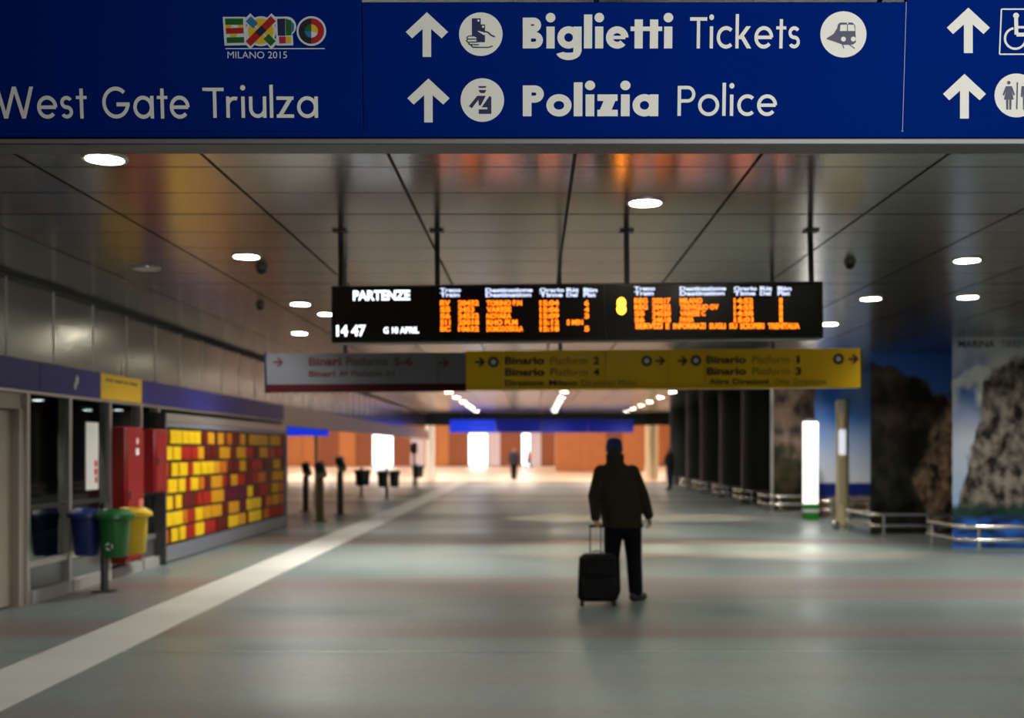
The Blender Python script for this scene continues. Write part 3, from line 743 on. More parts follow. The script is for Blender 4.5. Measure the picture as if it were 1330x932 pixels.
for x in (447, 728, 1006):
    MB().tube([(su(x), .08, 24 * s2), (su(x), .08, (H - so.z) + (x - 732) * s2 * math.sin(sroll) - .004)], .022, 10).build('hanger_rod', m_dsteel, ps, world=False)
SF = Frame((0, -.0, 0), (1, 0, 0), (0, 0, 1), (0, -1, 0))
def stx(body, a, b, ya, yb, mat, bold=0.):
    if ' ' in body:
        n = len(body); i0 = 0
        for wd in body.split(' '):
            stx(wd, a + (b - a) * i0 / n, a + (b - a) * (i0 + len(wd)) / n, ya, yb, mat, bold); i0 += len(wd) + 1
        return
    xm = (a + b) / 2
    text(body, SF, su(a), su(b), sv(yb, xm), sv(ya, xm), mat, ps, .004, bold)
def sarrow(x, y_, mat, sz=6.):
    def q(dx, dy): return SF(su(x + dx), sv(y_ - dy, x), .004)
    b = MB()
    b.poly([q(-sz, -1.3), q(sz * .5, -1.3), q(sz * .5, 1.3), q(-sz, 1.3)])
    b.poly([q(-1.6, -sz * .95), q(1.8, -sz * .95), q(sz + 1.5, 0), q(1.8, sz * .95), q(-1.6, sz * .95), q(sz - 3.2, 0)])
    b.build('arrow', mat, ps, world=False, fix=False)
def sring(x, y_, rad=7.):
    for r0, mt, lf in ((rad, M('sign_black', (.03, .025, .03), .5) if 'sign_black' not in bpy.data.materials else bpy.data.materials['sign_black'], .004), (rad * .48, m_lilac, .006)):
        MB().poly([SF(su(x) + r0 * s2 * math.cos(a), sv(y_, x) + r0 * s2 * math.sin(a), lf) for a in [2 * math.pi * k / 24 for k in range(24)]]).build('line_ring', mt, ps, world=False, fix=False)
sarrow(361, 470, m_inkr); sarrow(576, 471, m_inkr)
stx('Binari', 401, 443, 463.5, 474.5, m_inkr, .03); stx('Platforms', 450, 503, 463.5, 474.5, m_inkg); stx('5-6', 512, 536, 463.5, 474.5, m_inkr, .03)
stx('Binari AV', 401, 452, 481, 488.5, m_inkr, .025); stx('Platforms', 457, 496, 481, 488.5, m_inkg); stx('AV', 501, 513, 481, 488.5, m_inkg)
for ox, oy, n1, n2 in ((0, 0, '2', '4'), (262, -1.2, '1', '3')):
    for r, (nn, y_) in enumerate(((n1, 463), (n2, 478))):
        y_ += oy
        stx('Binario', 656 + ox, 707 + ox, y_, y_ + 10, m_ink, .03); stx('Platform', 715 + ox, 763 + ox, y_, y_ + 10, m_inkb); stx(nn, 771 + ox + (2 if nn == '1' else 0), 778.5 + ox - (2 if nn == '1' else 0), y_, y_ + 10, m_ink, .03)
stx('Direzione', 656, 706, 493.5, 500.5, m_ink, .02); stx('Milano', 713, 750, 493.5, 500.5, m_ink, .02); stx('Direction Milan', 755, 827, 493.5, 500.5, m_inkb)
stx('Altre Direzioni', 921, 998, 491.5, 499, m_ink, .02); stx('Other Directions', 1006, 1073, 491.5, 499, m_inkb)
sarrow(623, 470, m_ink); sring(641, 470); sring(840, 468.5); sarrow(857, 468.5, m_inkr); sarrow(886, 468.5, m_ink); sring(904, 468); sring(1089, 466); sarrow(1108, 466, m_inkr)

# ------------------------------------------------------------------ big blue sign
TS = 4.5; TILT = R(5.2); Z0 = (CY - 178) / F * TS
bsn = thing('overhead_sign', 'big blue overhead station sign with white lettering and pictograms', 'sign', (0, TS, CH + Z0), rot=(TILT, 0, 0))
def lv(y_):
    k = (CY - y_) / F
    return (TS * k - Z0) / (math.cos(TILT) + k * math.sin(TILT))
def lu(x, y_): return (x - CX) * (TS - lv(y_) * math.sin(TILT)) / F
m_blue = M('sign_blue', (.0004, .016, .17), .5, var=.10, vs=1.2, spec=.0)
m_vinyl = M('white_vinyl', (.74, .76, .71), .55)
m_navy = M('navy_print', (.006, .010, .075), .5)
def gbox(name, mat, x0, x1, y0, y1, z0, z1, bev=.0): return lbox(bsn, name, mat, x0, x1, y0, y1, z0, z1, bev)
xs0, xs1, xs2, xs3 = -2.75, lu(472, 178), lu(1172, 178), 2.75
ztop = lv(2.5)
gbox('sign_panel', m_blue, xs0, xs1 - .0015, 0, .03, 0, ztop + .03, .003)
gbox('sign_panel', m_blue, xs1, xs2 - .0015, 0, .03, 0, ztop, .003)
gbox('sign_panel', m_blue, xs2, xs3 - .0015, 0, .03, 0, ztop + .03, .003)
gbox('sign_panel', m_blue, xs3, 4.7, 0, .03, 0, ztop + .03, .003)  # unseen extension added to keep the front spots off the departure board
gbox('seam_strip', M('seam_pale', (.25, .33, .60), .4), xs2 - .0016, xs2 + .0006, -.0012, .002, .012, ztop)
gbox('body', m_alu, xs0 + .01, 4.69, .03, .20, .0, ztop - .02, .006)
gbox('lower_lip', m_blue, xs0, 4.7, -.012, .0, -.004, .022, .003)
gbox('underside_rail', M('rail_grey', (.20, .20, .22), .5, .3), xs0, 4.7, -.006, .215, -.03, -.006, .004)
for X in (-1.9, -.2, 1.1, 2.2):
    b = MB(); b.tube([(X, .12, ztop - .05), (X, .12 - .0, ztop + .03)], .02, 10); b.build('hanger_rod', m_dsteel, bsn, world=False)
b = MB(); b.sphere((xs2 - .004, -.004, .02), .007, 8); b.build('screw', m_alu, bsn, world=False)
GF = Frame((0, 0, 0), (1, 0, 0), (0, 0, 1), (0, -1, 0))

# --- geometric stroke alphabet for the big sign
XH, AS = .71, 1.1
class Glyphs:
    def __init__(s, t): s.t = t; s.polys = []
    def rect(s, x0, y0, x1, y1): s.polys.append([(x0, y0), (x1, y0), (x1, y1), (x0, y1)])
    def diag(s, x0, y0, x1, y1, wd): s.polys.append([(x0 - wd / 2, y0), (x0 + wd / 2, y0), (x1 + wd / 2, y1), (x1 - wd / 2, y1)])
    def arc(s, cx, cy, rx, ry, a0, a1, n=28, t=None):
        t = t or s.t
        pts = [(R(a0 + (a1 - a0) * i / n)) for i in range(n + 1)]
        for a, b in zip(pts, pts[1:]):
            q = []
            for ang, k in ((a, 1), (b, 1), (b, -1), (a, -1)):
                q.append((cx + (rx + k * t / 2) * math.cos(ang), cy + (ry + k * t / 2) * math.sin(ang)))
            s.polys.append(q if a1 > a0 else q[::-1])
    def disc(s, cx, cy, r, n=24): s.polys.append([(cx + r * math.cos(2 * math.pi * k / n), cy + r * math.sin(2 * math.pi * k / n)) for k in range(n)])
    def glyph(s, ch):
        t = s.t; x = XH; b = t > .2; ta = t * .84 if b else t; r = (x - ta) / 2 + .008; c = x / 2
        if ch == 'o': s.arc(c + .01, c, r + .02, r, 0, 360, 40, ta); return x + .03
        if ch == 'c': s.arc(c, c, r, r, 48, 312, 28, ta); return x * .84
        if ch == 'e':
            s.arc(c, c, r, r, 0, 318, 40, ta); th = t * (.42 if b else .9); s.rect(t * .5, c - th / 2, x - t * .35, c + th / 2); return x
        if ch in 'ag':
            s.arc(c, c, r, r, 0, 360, 40, ta)
            if ch == 'a': s.rect(x - t * .75, 0, x + t * .25, x)
            else:
                s.rect(x - t * .75, -.12, x + t * .25, x)
                rr = c - t * .25; s.arc(x - t * .25 - rr, -.10, rr, .16 if b else .2, 0, -165, 24, t * .9)
            return x + t * .25
        if ch == 's':
            ry = (x - t) / 4; rx = ry * 1.12; tt = t * (.86 if b else .95)
            ry = (x - tt) / 4; cx = rx + tt / 2
            s.arc(cx, x - tt / 2 - ry, rx, ry, 30, 270, 20, tt); s.arc(cx, tt / 2 + ry, rx, ry, 90, -150, 20, tt); return 2 * rx + tt
        if ch == 't': s.rect(.13, 0, .13 + t, .94); s.rect(0, x - t * (.55 if b else .8), .26 + t, x); return .26 + t
        if ch == 'i': s.rect(.02 if b else .03, 0, .02 + t if b else .03 + t, x); s.disc((.02 if b else .03) + t / 2, 1.0, .155 if b else .092); return t + (.04 if b else .06)
        if ch == 'l': s.rect(0, 0, t, AS); return t
        if ch == 'r': s.rect(0, 0, t, x); s.arc(t / 2 + .24, x - t / 2 - .24, .24, .24, 178, 68, 14); return .42
        if ch == 'u':
            w_ = .62; s.rect(0, w_ / 2, t, x); s.rect(w_ - t, 0, w_, x); s.arc(w_ / 2, w_ / 2, (w_ - t) / 2, (w_ - t) / 2 + .005, 180, 360); return w_
        if ch == 'z':
            w_ = .62; h = t * (.8 if b else .92); s.rect(0, 0, w_, h); s.rect(0, x - h, w_ - .01, x); wd = t * 1.35; s.diag(wd / 2, h * .1, w_ - wd / 2, x - h * .1, wd); return w_
        if ch == 'k': s.rect(0, 0, t, AS); wd = t * 1.42; s.diag(t + .02, .30, .50, x, wd); s.diag(.53, 0, .23, .42, wd); return .62
        if ch == 'W':
            wd = t * 1.12; p = [.0, .30, .62, .94, 1.24]; yy = [1, 0, 1, 0, 1]
            for i in range(4): s.diag(p[i] + wd / 2, yy[i], p[i + 1] + wd / 2, yy[i + 1], wd)
            return 1.24 + wd
        if ch == 'G':
            s.arc(.5, .5, .5 - t / 2, .5 - t / 2, 46, 352, 44); s.rect(.52, .5 - t * .95, 1.0, .5 + t * .05); return 1.02
        if ch == 'T': s.rect(0, 1 - t * .9, .66, 1); s.rect(.33 - t / 2, 0, .33 + t / 2, 1); return .66
        if ch == 'P':
            h = .28; s.rect(0, 0, t, 1); th = t * (.86 if b else .92); rr = h - th / 2
            s.arc(.36, 1 - h, rr * 1.0, rr, -90, 90, 20, th); s.rect(t * .8, 1 - th, .361, 1); s.rect(t * .8, 1 - 2 * h, .361, 1 - 2 * h + th); return .64 if not b else .66
        if ch == 'B':
            th = t * .82; s.rect(0, 0, t, 1)
            s.arc(.38, .27, .27 - th / 2, .27 - th / 2, -90, 90, 20, th); s.arc(.35, .76, .24 - th / 2, .24 - th / 2, -90, 90, 20, th)
            s.rect(t * .8, 0, .381, th); s.rect(t * .8, .54 - th, .381, .54); s.rect(t * .8, 1 - th, .351, 1); s.rect(t * .8, .52, .351, .52 + th); return .67
        return .3
def sign_word(word, x0, x1, ybase, ytop, t, mat=None, gap=.12):
    g = []; pen = 0.
    for i, ch in enumerate(word):
        if ch == ' ': pen += .38; continue
        gl = Glyphs(t); wd = gl.glyph(ch)
        if i and word[i - 1] == 't' and ch == 't': pen -= gap + .03
        elif i and word[i - 1] == 'T': pen -= .04
        elif i and word[i - 1] in 'tr': pen -= .03
        for p in gl.polys: g.append([(pen + a, b) for a, b in p])
        pen += wd + gap
    pen -= gap
    ym = (ybase + ytop) / 2
    u0, u1, v0, v1 = lu(x0, ym), lu(x1, ym), lv(ybase), lv(ytop)
    b = MB(); k = 0
    for p in g:
        k += 1
        b.poly([GF(u0 + a / pen * (u1 - u0), v0 + c * (v1 - v0), .0015 + k * 2e-6) for a, c in p])
    return b.build('lettering', mat or m_vinyl, bsn, world=False, fix=False)
sign_word('West', -6, 113, 154, 112.5, .125)
sign_word('Gate', 133, 246, 154, 112.5, .125)
sign_word('Triulza', 267, 413, 153, 114, .125)
sign_word('Biglietti', 679, 874, 63, 23, .265, gap=.075)
sign_word('Tickets', 896, 1039, 63, 22.5, .125)
sign_word('Polizia', 679, 855, 151, 111, .265, gap=.075)
sign_word('Police', 880, 1009, 150.5, 111.5, .125)
nub = MB(); nub.poly([GF(lu(263, 116), lv(118), .002), GF(lu(270, 116), lv(118), .002), GF(lu(270, 116), lv(114), .002), GF(lu(263, 116), lv(114), .002)]); nub.build('lettering', m_vinyl, bsn, world=False, fix=False)

def shape(name, mat, polys, lift=.0015, parent=None):
    b = MB()
    for i, p in enumerate(polys): b.poly([GF(lu(x, y_), lv(y_), lift + i * 2e-6) for x, y_ in p])
    me = b.mesh(name, smooth=False, fix=False)
    bm = bmesh.new(); bm.from_mesh(me); bmesh.ops.triangulate(bm, faces=bm.faces[:])
    for f in bm.faces:
        f.normal_update()
        if f.normal.y > 0: f.normal_flip()
    bm.to_mesh(me); bm.free()
    return link(name, me, mat, parent or bsn, world=False)
def circ(cx, cy, r, n=36): return [(cx + r * math.cos(2 * math.pi * k / n), cy - r * math.sin(2 * math.pi * k / n)) for k in range(n)]
def line(x0, y0, x1, y1, wd):
    dx, dy = x1 - x0, y1 - y0; l = math.hypot(dx, dy); nx, ny = -dy / l * wd / 2, dx / l * wd / 2
    return [(x0 + nx, y0 + ny), (x1 + nx, y1 + ny), (x1 - nx, y1 - ny), (x0 - nx, y0 - ny)]
def plines(pts, wd): return [line(*a, *b, wd) for a, b in zip(pts, pts[1:])]
def arrow(cx, top, bot, hw, sw, wing):
    k = wing
    shape('arrow', m_vinyl, [[(cx - sw / 2, bot), (cx + sw / 2, bot), (cx + sw / 2, top + 6), (cx - sw / 2, top + 6)],
          [(cx, top), (cx + hw, top + hw * .93), (cx + hw - k * .72, top + hw * .93 + k * .72), (cx, top + k * 1.45), (cx - hw + k * .72, top + hw * .93 + k * .72), (cx - hw, top + hw * .93)]])
arrow(554.5, 16, 74, 27.5, 11, 11.5); arrow(556.5, 102, 159, 27.5, 11, 11.5); arrow(1257.5, 10, 69, 28, 11.5, 11.5); arrow(1252.5, 96, 154, 28, 11.5, 11.5)
def pict(cx, cy, r, label):
    o = shape('pictogram', m_vinyl, [circ(cx, cy, r)]); o['label'] = label; return o
# tickets in a hand
p = pict(624.5, 44.5, 28.3, 'ticket office pictogram, hand holding tickets')
shape('tickets', m_navy, [[(613, 24), (624.5, 24), (624.5, 32), (630, 32), (630, 55), (619, 55), (619, 49), (613, 46)]], .0025, p)
shape('ticket_holes', m_vinyl, [circ(621.5, 27, 1.5, 10), circ(627.5, 35, 1.5, 10), [(620, 40.5), (622, 40.5), (633, 43.5), (633, 46), (628, 45.6)]], .0032, p)
hand = [(619, 47), (610, 47), (607, 48.5), (607, 50), (618, 50)]
shape('hand', m_navy, plines([(619, 46.8), (609, 47), (606.5, 49), (608, 51), (619, 51)], 1.3) + plines([(608, 51), (606, 53), (608, 55), (620, 54.8)], 1.3) + plines([(609, 55), (609.5, 58), (622, 58.3)], 1.3) + plines([(612, 58.3), (614, 61.5), (634, 61.8), (640, 60)], 1.4)
      + plines([(630, 41.2), (634, 42), (638, 46), (643, 48)], 1.6), .0036, p)
# police officer
p = pict(626.5, 130, 28.3, 'police pictogram, officer with cap')
shape('officer', m_navy, [[(621.5, 112), (631.5, 112), (631, 114.2), (622, 114.2)], [(621.5, 117), (631.8, 117), (629.5, 121), (624, 121)],
      [(620, 124.5), (631, 124.5), (624.5, 137), (622, 137), (621.5, 129.5), (613, 140.5), (609, 138)],
      [(636, 124.5), (638.2, 126.5), (638.2, 148), (622, 148), (622, 142), (633, 142), (633, 139.5), (625.5, 139.5)]], .0025, p)
# train
p = pict(1095.3, 44.8, 30, 'train pictogram')
shape('train', m_navy, [[(1091, 29.5), (1107, 29.5), (1110.5, 33), (1111.5, 55), (1108, 58), (1095, 58.5), (1086, 55), (1072.5, 50.5), (1082, 44.5), (1087, 37), (1088, 32)]] + plines([(1094, 58), (1096, 63)], 1.2) + plines([(1103, 58), (1110, 63)], 1.2), .0025, p)
shape('train_front', m_vinyl, [[(1091.5, 32.5), (1099.8, 32.2), (1099.8, 40.5), (1090.5, 40.5)], [(1101, 32.2), (1109, 32.5), (1110, 40.5), (1101, 40.5)], circ(1095.2, 51, 3.2, 16), circ(1108, 51, 3.2, 16), circ(1100.5, 30.7, 1., 8),
      [(1073.5, 49), (1081, 42.5), (1086, 34.5), (1087, 36), (1083, 43.5)]], .0032, p)
# wheelchair in a square frame
fx = [(1300.5, 12), (1298, 70.5), (1356, 70.5), (1358, 12)]
p = shape('pictogram', m_vinyl, plines(fx + fx[:1], 1.8) + [circ(1319.5, 20.5, 3.9, 18)] + plines([(1319.5, 24), (1320, 45), (1340, 45), (1348, 60), (1352, 58.5)], 5.) + plines([(1320, 35.5), (1338, 35.5)], 3.2)
          + plines([(1318.5 + 13.5 * math.cos(R(a)), 50 - 13.5 * math.sin(R(a))) for a in range(100, 370, 15)], 3.)); p['label'] = 'wheelchair pictogram in a square frame'
# toilets
p = pict(1320, 124, 28.5, 'toilets pictogram, woman and man')
def figure2(cx, woman):
    q = [circ(cx, 107.5, 2.3, 14)]
    if woman: q += [[(cx - 4, 112), (cx + 4, 112), (cx + 8, 123), (cx + 6.2, 124.5), (cx + 3.6, 117.5), (cx + 6.4, 129.5), (cx + 3.6, 129.5), (cx + 3.2, 142.5), (cx + .7, 142.5), (cx + .5, 129.5), (cx - .5, 129.5), (cx - .7, 142.5), (cx - 3.2, 142.5), (cx - 3.6, 129.5), (cx - 6.4, 129.5), (cx - 3.6, 117.5), (cx - 6.2, 124.5), (cx - 8, 123)]]
    else: q += [[(cx - 5.5, 112), (cx + 5.5, 112), (cx + 6.5, 126), (cx + 4.3, 126), (cx + 3.8, 117), (cx + 3.5, 142.5), (cx + .6, 142.5), (cx + .4, 128), (cx - .4, 128), (cx - .6, 142.5), (cx - 3.5, 142.5), (cx - 3.8, 117), (cx - 4.3, 126), (cx - 6.5, 126)]]
    return q
shape('figures', m_navy, figure2(1310, True) + [[(1320.2, 107), (1322, 107), (1321.2, 142), (1319.4, 142)]] + figure2(1332, False), .0025, p)
# EXPO logo
def lx(zx): return 280 + zx / 8.3125
def ly(zy): return 10 + zy / 8.3125
m_lw = M('logo_pale', (.55, .62, .66), .5)
LC = {'g': M('logo_green', (.01, .10, .02), .5), 'y': M('logo_yellow', (.62, .42, .02), .5), 'r': M('logo_red', (.36, .01, .015), .5), 'n': M('logo_navy', (.008, .012, .06), .5),
      'b': M('logo_blue', (.02, .14, .36), .5), 'k': M('logo_black', (.012, .012, .02), .5), 't': M('logo_teal', (.01, .14, .16), .5), 'm': M('logo_magenta', (.40, .01, .06), .5)}
def Z(pts): return [(lx(a), ly(b)) for a, b in pts]
def cz(cx, cy, r, a0=0, a1=360, n=32): return [(cx + r * math.cos(R(a0 + (a1 - a0) * k / n)), cy - r * math.sin(R(a0 + (a1 - a0) * k / n))) for k in range(n + (a1 - a0 != 360))]
xc = (490, 255)
def band(a0, wd, l0, l1):
    dx, dy = math.cos(R(a0)), -math.sin(R(a0)); nx, ny = -dy * wd / 2, dx * wd / 2
    return [(xc[0] + dx * l0 + nx, xc[1] + dy * l0 + ny), (xc[0] + dx * l1 + nx, xc[1] + dy * l1 + ny), (xc[0] + dx * l1 - nx, xc[1] + dy * l1 - ny), (xc[0] + dx * l0 - nx, xc[1] + dy * l0 - ny)]
lo = shape('logo', m_lw, [Z([(78, 100), (325, 100), (345, 405), (98, 410)]), Z(cz(490, 255, 162)), Z(band(45, 112, -218, 218)), Z(band(-45, 112, -218, 218)),
      Z([(640, 98), (760, 98)] + cz(765, 203, 106, 88, -55, 20) + [(835, 300), (840, 408), (660, 410)]), Z(cz(1035, 253, 160))], .0015)
lo['label'] = 'coloured EXPO logo over MILANO 2015'
def lg(k, polys, lift):
    for q in polys: shape('logo_colour', LC[k], [Z(q)], lift, lo)
lg('g', [[(104, 118), (298, 118), (300, 185), (108, 185)], [(120, 322), (308, 318), (311, 380), (124, 383)], band(-45, 78, 80, 190), [(755, 118), (820, 140), (820, 300), (760, 300)], cz(1035, 253, 72, 90, 180, 12) + [(1035, 253)]], .0022)
lg('r', [[(112, 222), (302, 218), (306, 280), (116, 284)], band(45, 78, -192, 192), cz(1035, 253, 138, 90, -90, 24)], .0024)
lg('y', [[(110, 186), (180, 186), (160, 220), (112, 220)], [(240, 186), (300, 186), (302, 216), (250, 218)], [(150, 286), (240, 284), (225, 318), (165, 320)], cz(490, 255, 138, 52, 128, 14) + [xc], cz(490, 255, 138, 142, 218, 14) + [xc], cz(490, 255, 138, 232, 308, 14) + [xc], cz(490, 255, 138, -38, 38, 14) + [xc], [(760, 312), (815, 312), (818, 384), (765, 386)]], .0020)
lg('b', [band(135, 78, 80, 190), [(822, 150), (850, 180), (850, 240), (822, 280)]], .0023)
lg('n', [band(45, 78, -48, 48), [(668, 122), (752, 118), (755, 305), (676, 305)]], .0027)
lg('m', [[(685, 312), (757, 312), (762, 386), (690, 388)]], .0022)
lg('k', [cz(1035, 253, 138, 90, 270, 24)], .0021)
lg('b', [cz(1035, 253, 72, 180, 270, 12) + [(1035, 253)]], .0023)
lg('y', [cz(1035, 253, 72, -20, 90, 12) + [(1035, 253)]], .0026)
shape('logo_light', m_lw, [Z(cz(1035, 253, 72, -90, -20, 12) + [(1035, 253)])], .0026, lo)
shape('logo_rule', m_lw, [Z([(108, 437), (1178, 437), (1178, 448), (108, 448)])], .0015, lo)
text('MILANO 2015', GF, lu(lx(130), 72), lu(lx(772), 72), lv(ly(548)), lv(ly(473)), m_lw, lo, .0015, 0)

# ------------------------------------------------------------------ people
def remesh(mb, name, voxel, smooth=4):
    me = mb.mesh('tmp', smooth=False)
    o = bpy.data.objects.new('tmp', me); col.objects.link(o)
    md = o.modifiers.new('r', 'REMESH'); md.mode = 'VOXEL'; md.voxel_size = voxel
    if smooth:
        sm = o.modifiers.new('s', 'SMOOTH'); sm.factor = .5; sm.iterations = smooth
    dg = bpy.context.evaluated_depsgraph_get()
    m2 = bpy.data.meshes.new_from_object(o.evaluated_get(dg)); m2.name = name
    bpy.data.objects.remove(o); bpy.data.meshes.remove(me)
    m2.shade_smooth(); return m2
def hand_blob(b, w_, d, s_, n_, curl):
    w_, d, s_, n_ = Vector(w_), Vector(d).normalized(), Vector(s_).normalized(), Vector(n_).normalized()
    for k in (-.026, -.009, .009, .026): b.capsule(w_ + d * .005 + s_ * k * .6, .017, w_ + d * .08 + s_ * k, .0135, 4, 8)
    for k, ln in zip((.031, .0105, -.0105, -.031), (.072, .08, .075, .058)):
        p0 = w_ + d * .085 + s_ * k; a = 0.; rr = .0092
        for j, f in enumerate((.42, .32, .26)):
            a += curl
            dr = d * math.cos(R(a)) + n_ * math.sin(R(a)); p1 = p0 + dr * ln * f * 1.05
            b.capsule(p0, rr, p1, rr - .0008, 4, 8); p0 = p1; rr -= .0008
    p0 = w_ + d * .025 + s_ * .032; dr = (d * .62 + s_ * .55 + n_ * .35).normalized()
    p1 = p0 + dr * .04; b.capsule(p0, .012, p1, .0105, 4, 8); p2 = p1 + (d * .8 + n_ * .55).normalized() * .03; b.capsule(p1, .0105, p2, .009, 4, 8)
m_skin = M('skin', (.42, .24, .16), .5, var=.06, vs=20.)
m_eye = M('eye_dark', (.03, .02, .015), .3)
def person(label, X, Y, J, mats, voxel=.007, scale=1., rz=0., hat=True, hood=None, group=None):
    t = thing('person', label, 'person', (X, Y, 0), group, rot=(0, 0, rz)); t.scale = (scale,) * 3
    hd = Vector(J['head']); nk = Vector(J['neck'])
    b = MB()
    b.sphere(hd, (.076, .095, .112)); b.sphere(hd + Vector((0, .03, -.055)), (.056, .07, .06))
    b.sphere(hd + Vector((0, .1, -.02)), (.014, .02, .022)); b.sphere(hd + Vector((0, .088, -.068)), (.026, .012, .012))
    for sx in (-1, 1): b.sphere(hd + Vector((sx * .078, -.005, -.015)), (.012, .022, .032))
    b.capsule(hd + Vector((0, -.01, -.06)), .056, nk, .062)
    pv, ch = Vector(J['pelvis']), Vector(J['chest'])
    b.loft([(pv.x, pv.y, pv.z - .1, .13, .1), (pv.x, pv.y, pv.z, .155, .11), ((pv.x + ch.x) / 2, (pv.y + ch.y) / 2, (pv.z + ch.z) / 2, .14, .1), (ch.x, ch.y, ch.z, .165, .11), ((ch.x + nk.x) / 2, nk.y, nk.z - .09, .13, .085), (nk.x, nk.y, nk.z, .06, .058)])
    for q in 'LR':
        sh, el, wr = J[q + 'sh'], J[q + 'el'], J[q + 'wr']
        b.capsule(sh, .056, el, .043); b.capsule(el, .043, wr, .029)
        hp, kn, an, to = J[q + 'hip'], J[q + 'kn'], J[q + 'an'], J[q + 'toe']
        b.capsule(hp, .088, kn, .056); b.capsule(kn, .056, an, .038); b.capsule((an[0], an[1], .05), .038, (to[0], to[1], .035), .028)
        d_ = J.get(q + 'hand') or ((0, .1, -1), (0, 1, 0), (1 if q == 'L' else -1, 0, 0), 16)
        hand_blob(b, wr, *d_)
    link('body', remesh(b, 'body', voxel, 3), mats['skin'], t, world=False)
    for sx in (-1, 1): MB().sphere(hd + Vector((sx * .03, .083, .005)), (.011, .008, .007), 8).build('eye', m_eye, t, world=False)
    # jacket
    b = MB(); b.loft(J['jacket'])
    for q in 'LR':
        sh, el, wr = Vector(J[q + 'sh']), Vector(J[q + 'el']), Vector(J[q + 'wr'])
        b.capsule(sh, .085, el, .070); b.capsule(el, .070, wr + (wr - el).normalized() * -.005, .054)
    jk = link('jacket', remesh(b, 'jacket', max(voxel, .009), 5), mats['jacket'], t, world=False)
    # trousers
    b = MB(); b.loft([(pv.x, pv.y, pv.z - .16, .165, .125), (pv.x, pv.y, pv.z, .18, .13), (pv.x, pv.y, pv.z + .06, .165, .12)])
    for q in 'LR':
        hp, kn, an = Vector(J[q + 'hip']), Vector(J[q + 'kn']), Vector(J[q + 'an'])
        b.capsule(hp, .116, kn, .09); b.capsule(kn, .09, (an.x, an.y, .115), .08)
    link('trousers', remesh(b, 'trousers', max(voxel, .009), 4), mats['trousers'], t, world=False)
    for q in 'LR':
        an, to = Vector(J[q + 'an']), Vector(J[q + 'toe'])
        dr = Vector((to.x - an.x, to.y - an.y, 0)).normalized()
        b = MB(); h = Vector((an.x, an.y, .05)) - dr * .045
        b.capsule(h, .05, Vector((to.x, to.y, .04)), .044); b.capsule(Vector((an.x, an.y, .06)), .052, Vector((an.x, an.y, .12)), .05)
        me = remesh(b, 'shoe', max(voxel, .008), 3)
        for v in me.vertices: v.co.z = max(v.co.z, .0)
        link('shoe', me, mats['shoe'], t, world=False)
    if hat:
        b = MB(); b.lathe([(.086, -.02), (.09, .0), (.091, .03), (.09, .05), (.083, .082), (.066, .108), (.036, .124), (.001, .13)], hd, 24, 1., 1.18)
        o = b.build('knit_cap', mats['hat'], t, world=False)
        MB().lathe([(.088, -.022), (.0935, -.018), (.0945, .028), (.091, .034)], hd, 24, 1., 1.18).build('brim', mats['hat'], o, world=False)
    if 1:
        b = MB(); b.sphere(hd + Vector((0, -.022, -.012)) if hat else hd + Vector((0, -.018, .028)), (.083, .098, .098))
        me = b.mesh('hair'); 
        for v in me.vertices:
            if v.co.y > hd.y + .04 and v.co.z < hd.z + .05: v.co.y = hd.y + .04
        link('hair', me, mats.get('hair') or mats['hat'], t, world=False)
    return t, jk
m_jack = M('jacket_olive', (.024, .022, .011), .9, spec=.15, var=.3, vs=9., bump=.4, bs=12.)
m_trs = M('trousers_black', (.004, .004, .007), .9, spec=.15, var=.2, bump=.3, bs=14.)
m_hat = M('cap_navy', (.014, .022, .14), .85, bump=.3, bs=90.)
m_shoe = M('shoe_black', (.008, .008, .008), .5)
Ym = 12.04; Xm = (805 - CX) * Ym / F
JM = dict(head=(-.06, .02, 1.655), neck=(-.052, 0, 1.5), chest=(-.03, 0, 1.3), pelvis=(.03, 0, .92),
          Lsh=(-.205, 0, 1.405), Lel=(-.285, -.10, 1.15), Lwr=(-.275, -.20, .925), Rsh=(.135, 0, 1.405), Rel=(.245, -.03, 1.16), Rwr=(.32, .03, .935),
          Lhip=(-.06, 0, .9), Lkn=(-.085, .02, .5), Lan=(-.07, -.02, .09), Ltoe=(-.075, .13, .04), Rhip=(.125, 0, .9), Rkn=(.155, .03, .5), Ran=(.175, .0, .09), Rtoe=(.265, .10, .04),
          Lhand=((0, .05, -1), (.1, .95, .1), (1, -.1, 0), 62), Rhand=((.15, .15, -1), (-.3, .95, .1), (-.9, -.3, 0), 22),
          jacket=[(.03, 0, .815, .215, .15), (.028, 0, .84, .218, .155), (.01, 0, 1.0, .232, .165), (-.018, 0, 1.2, .245, .17), (-.03, 0, 1.36, .232, .155), (-.04, 0, 1.45, .185, .125), (-.05, 0, 1.50, .105, .092), (-.052, -.005, 1.57, .088, .088)])
t, jk = person('person in olive jacket and navy knit cap, back turned, holding a black trolley', Xm, Ym, JM, dict(skin=m_skin, jacket=m_jack, trousers=m_trs, shoe=m_shoe, hat=m_hat, hair=M('hair_dark', (.012, .010, .009), .8)), .006)
b = MB(); b.box(-.052 - .12, .02 - .0, -.168, -.150, .83, .836); b.bm.free()
MB().lathe([(.222, .805), (.226, .812), (.226, .84), (.222, .846)], (.03, 0, 0), 28, 1., .72).build('hem_band', m_jack, t, world=False)
MB().lathe([(.094, 1.535), (.101, 1.55), (.098, 1.60), (.09, 1.605)], (-.052, -.005, 0), 24, 1., 1.).build('collar', m_jack, t, world=False)

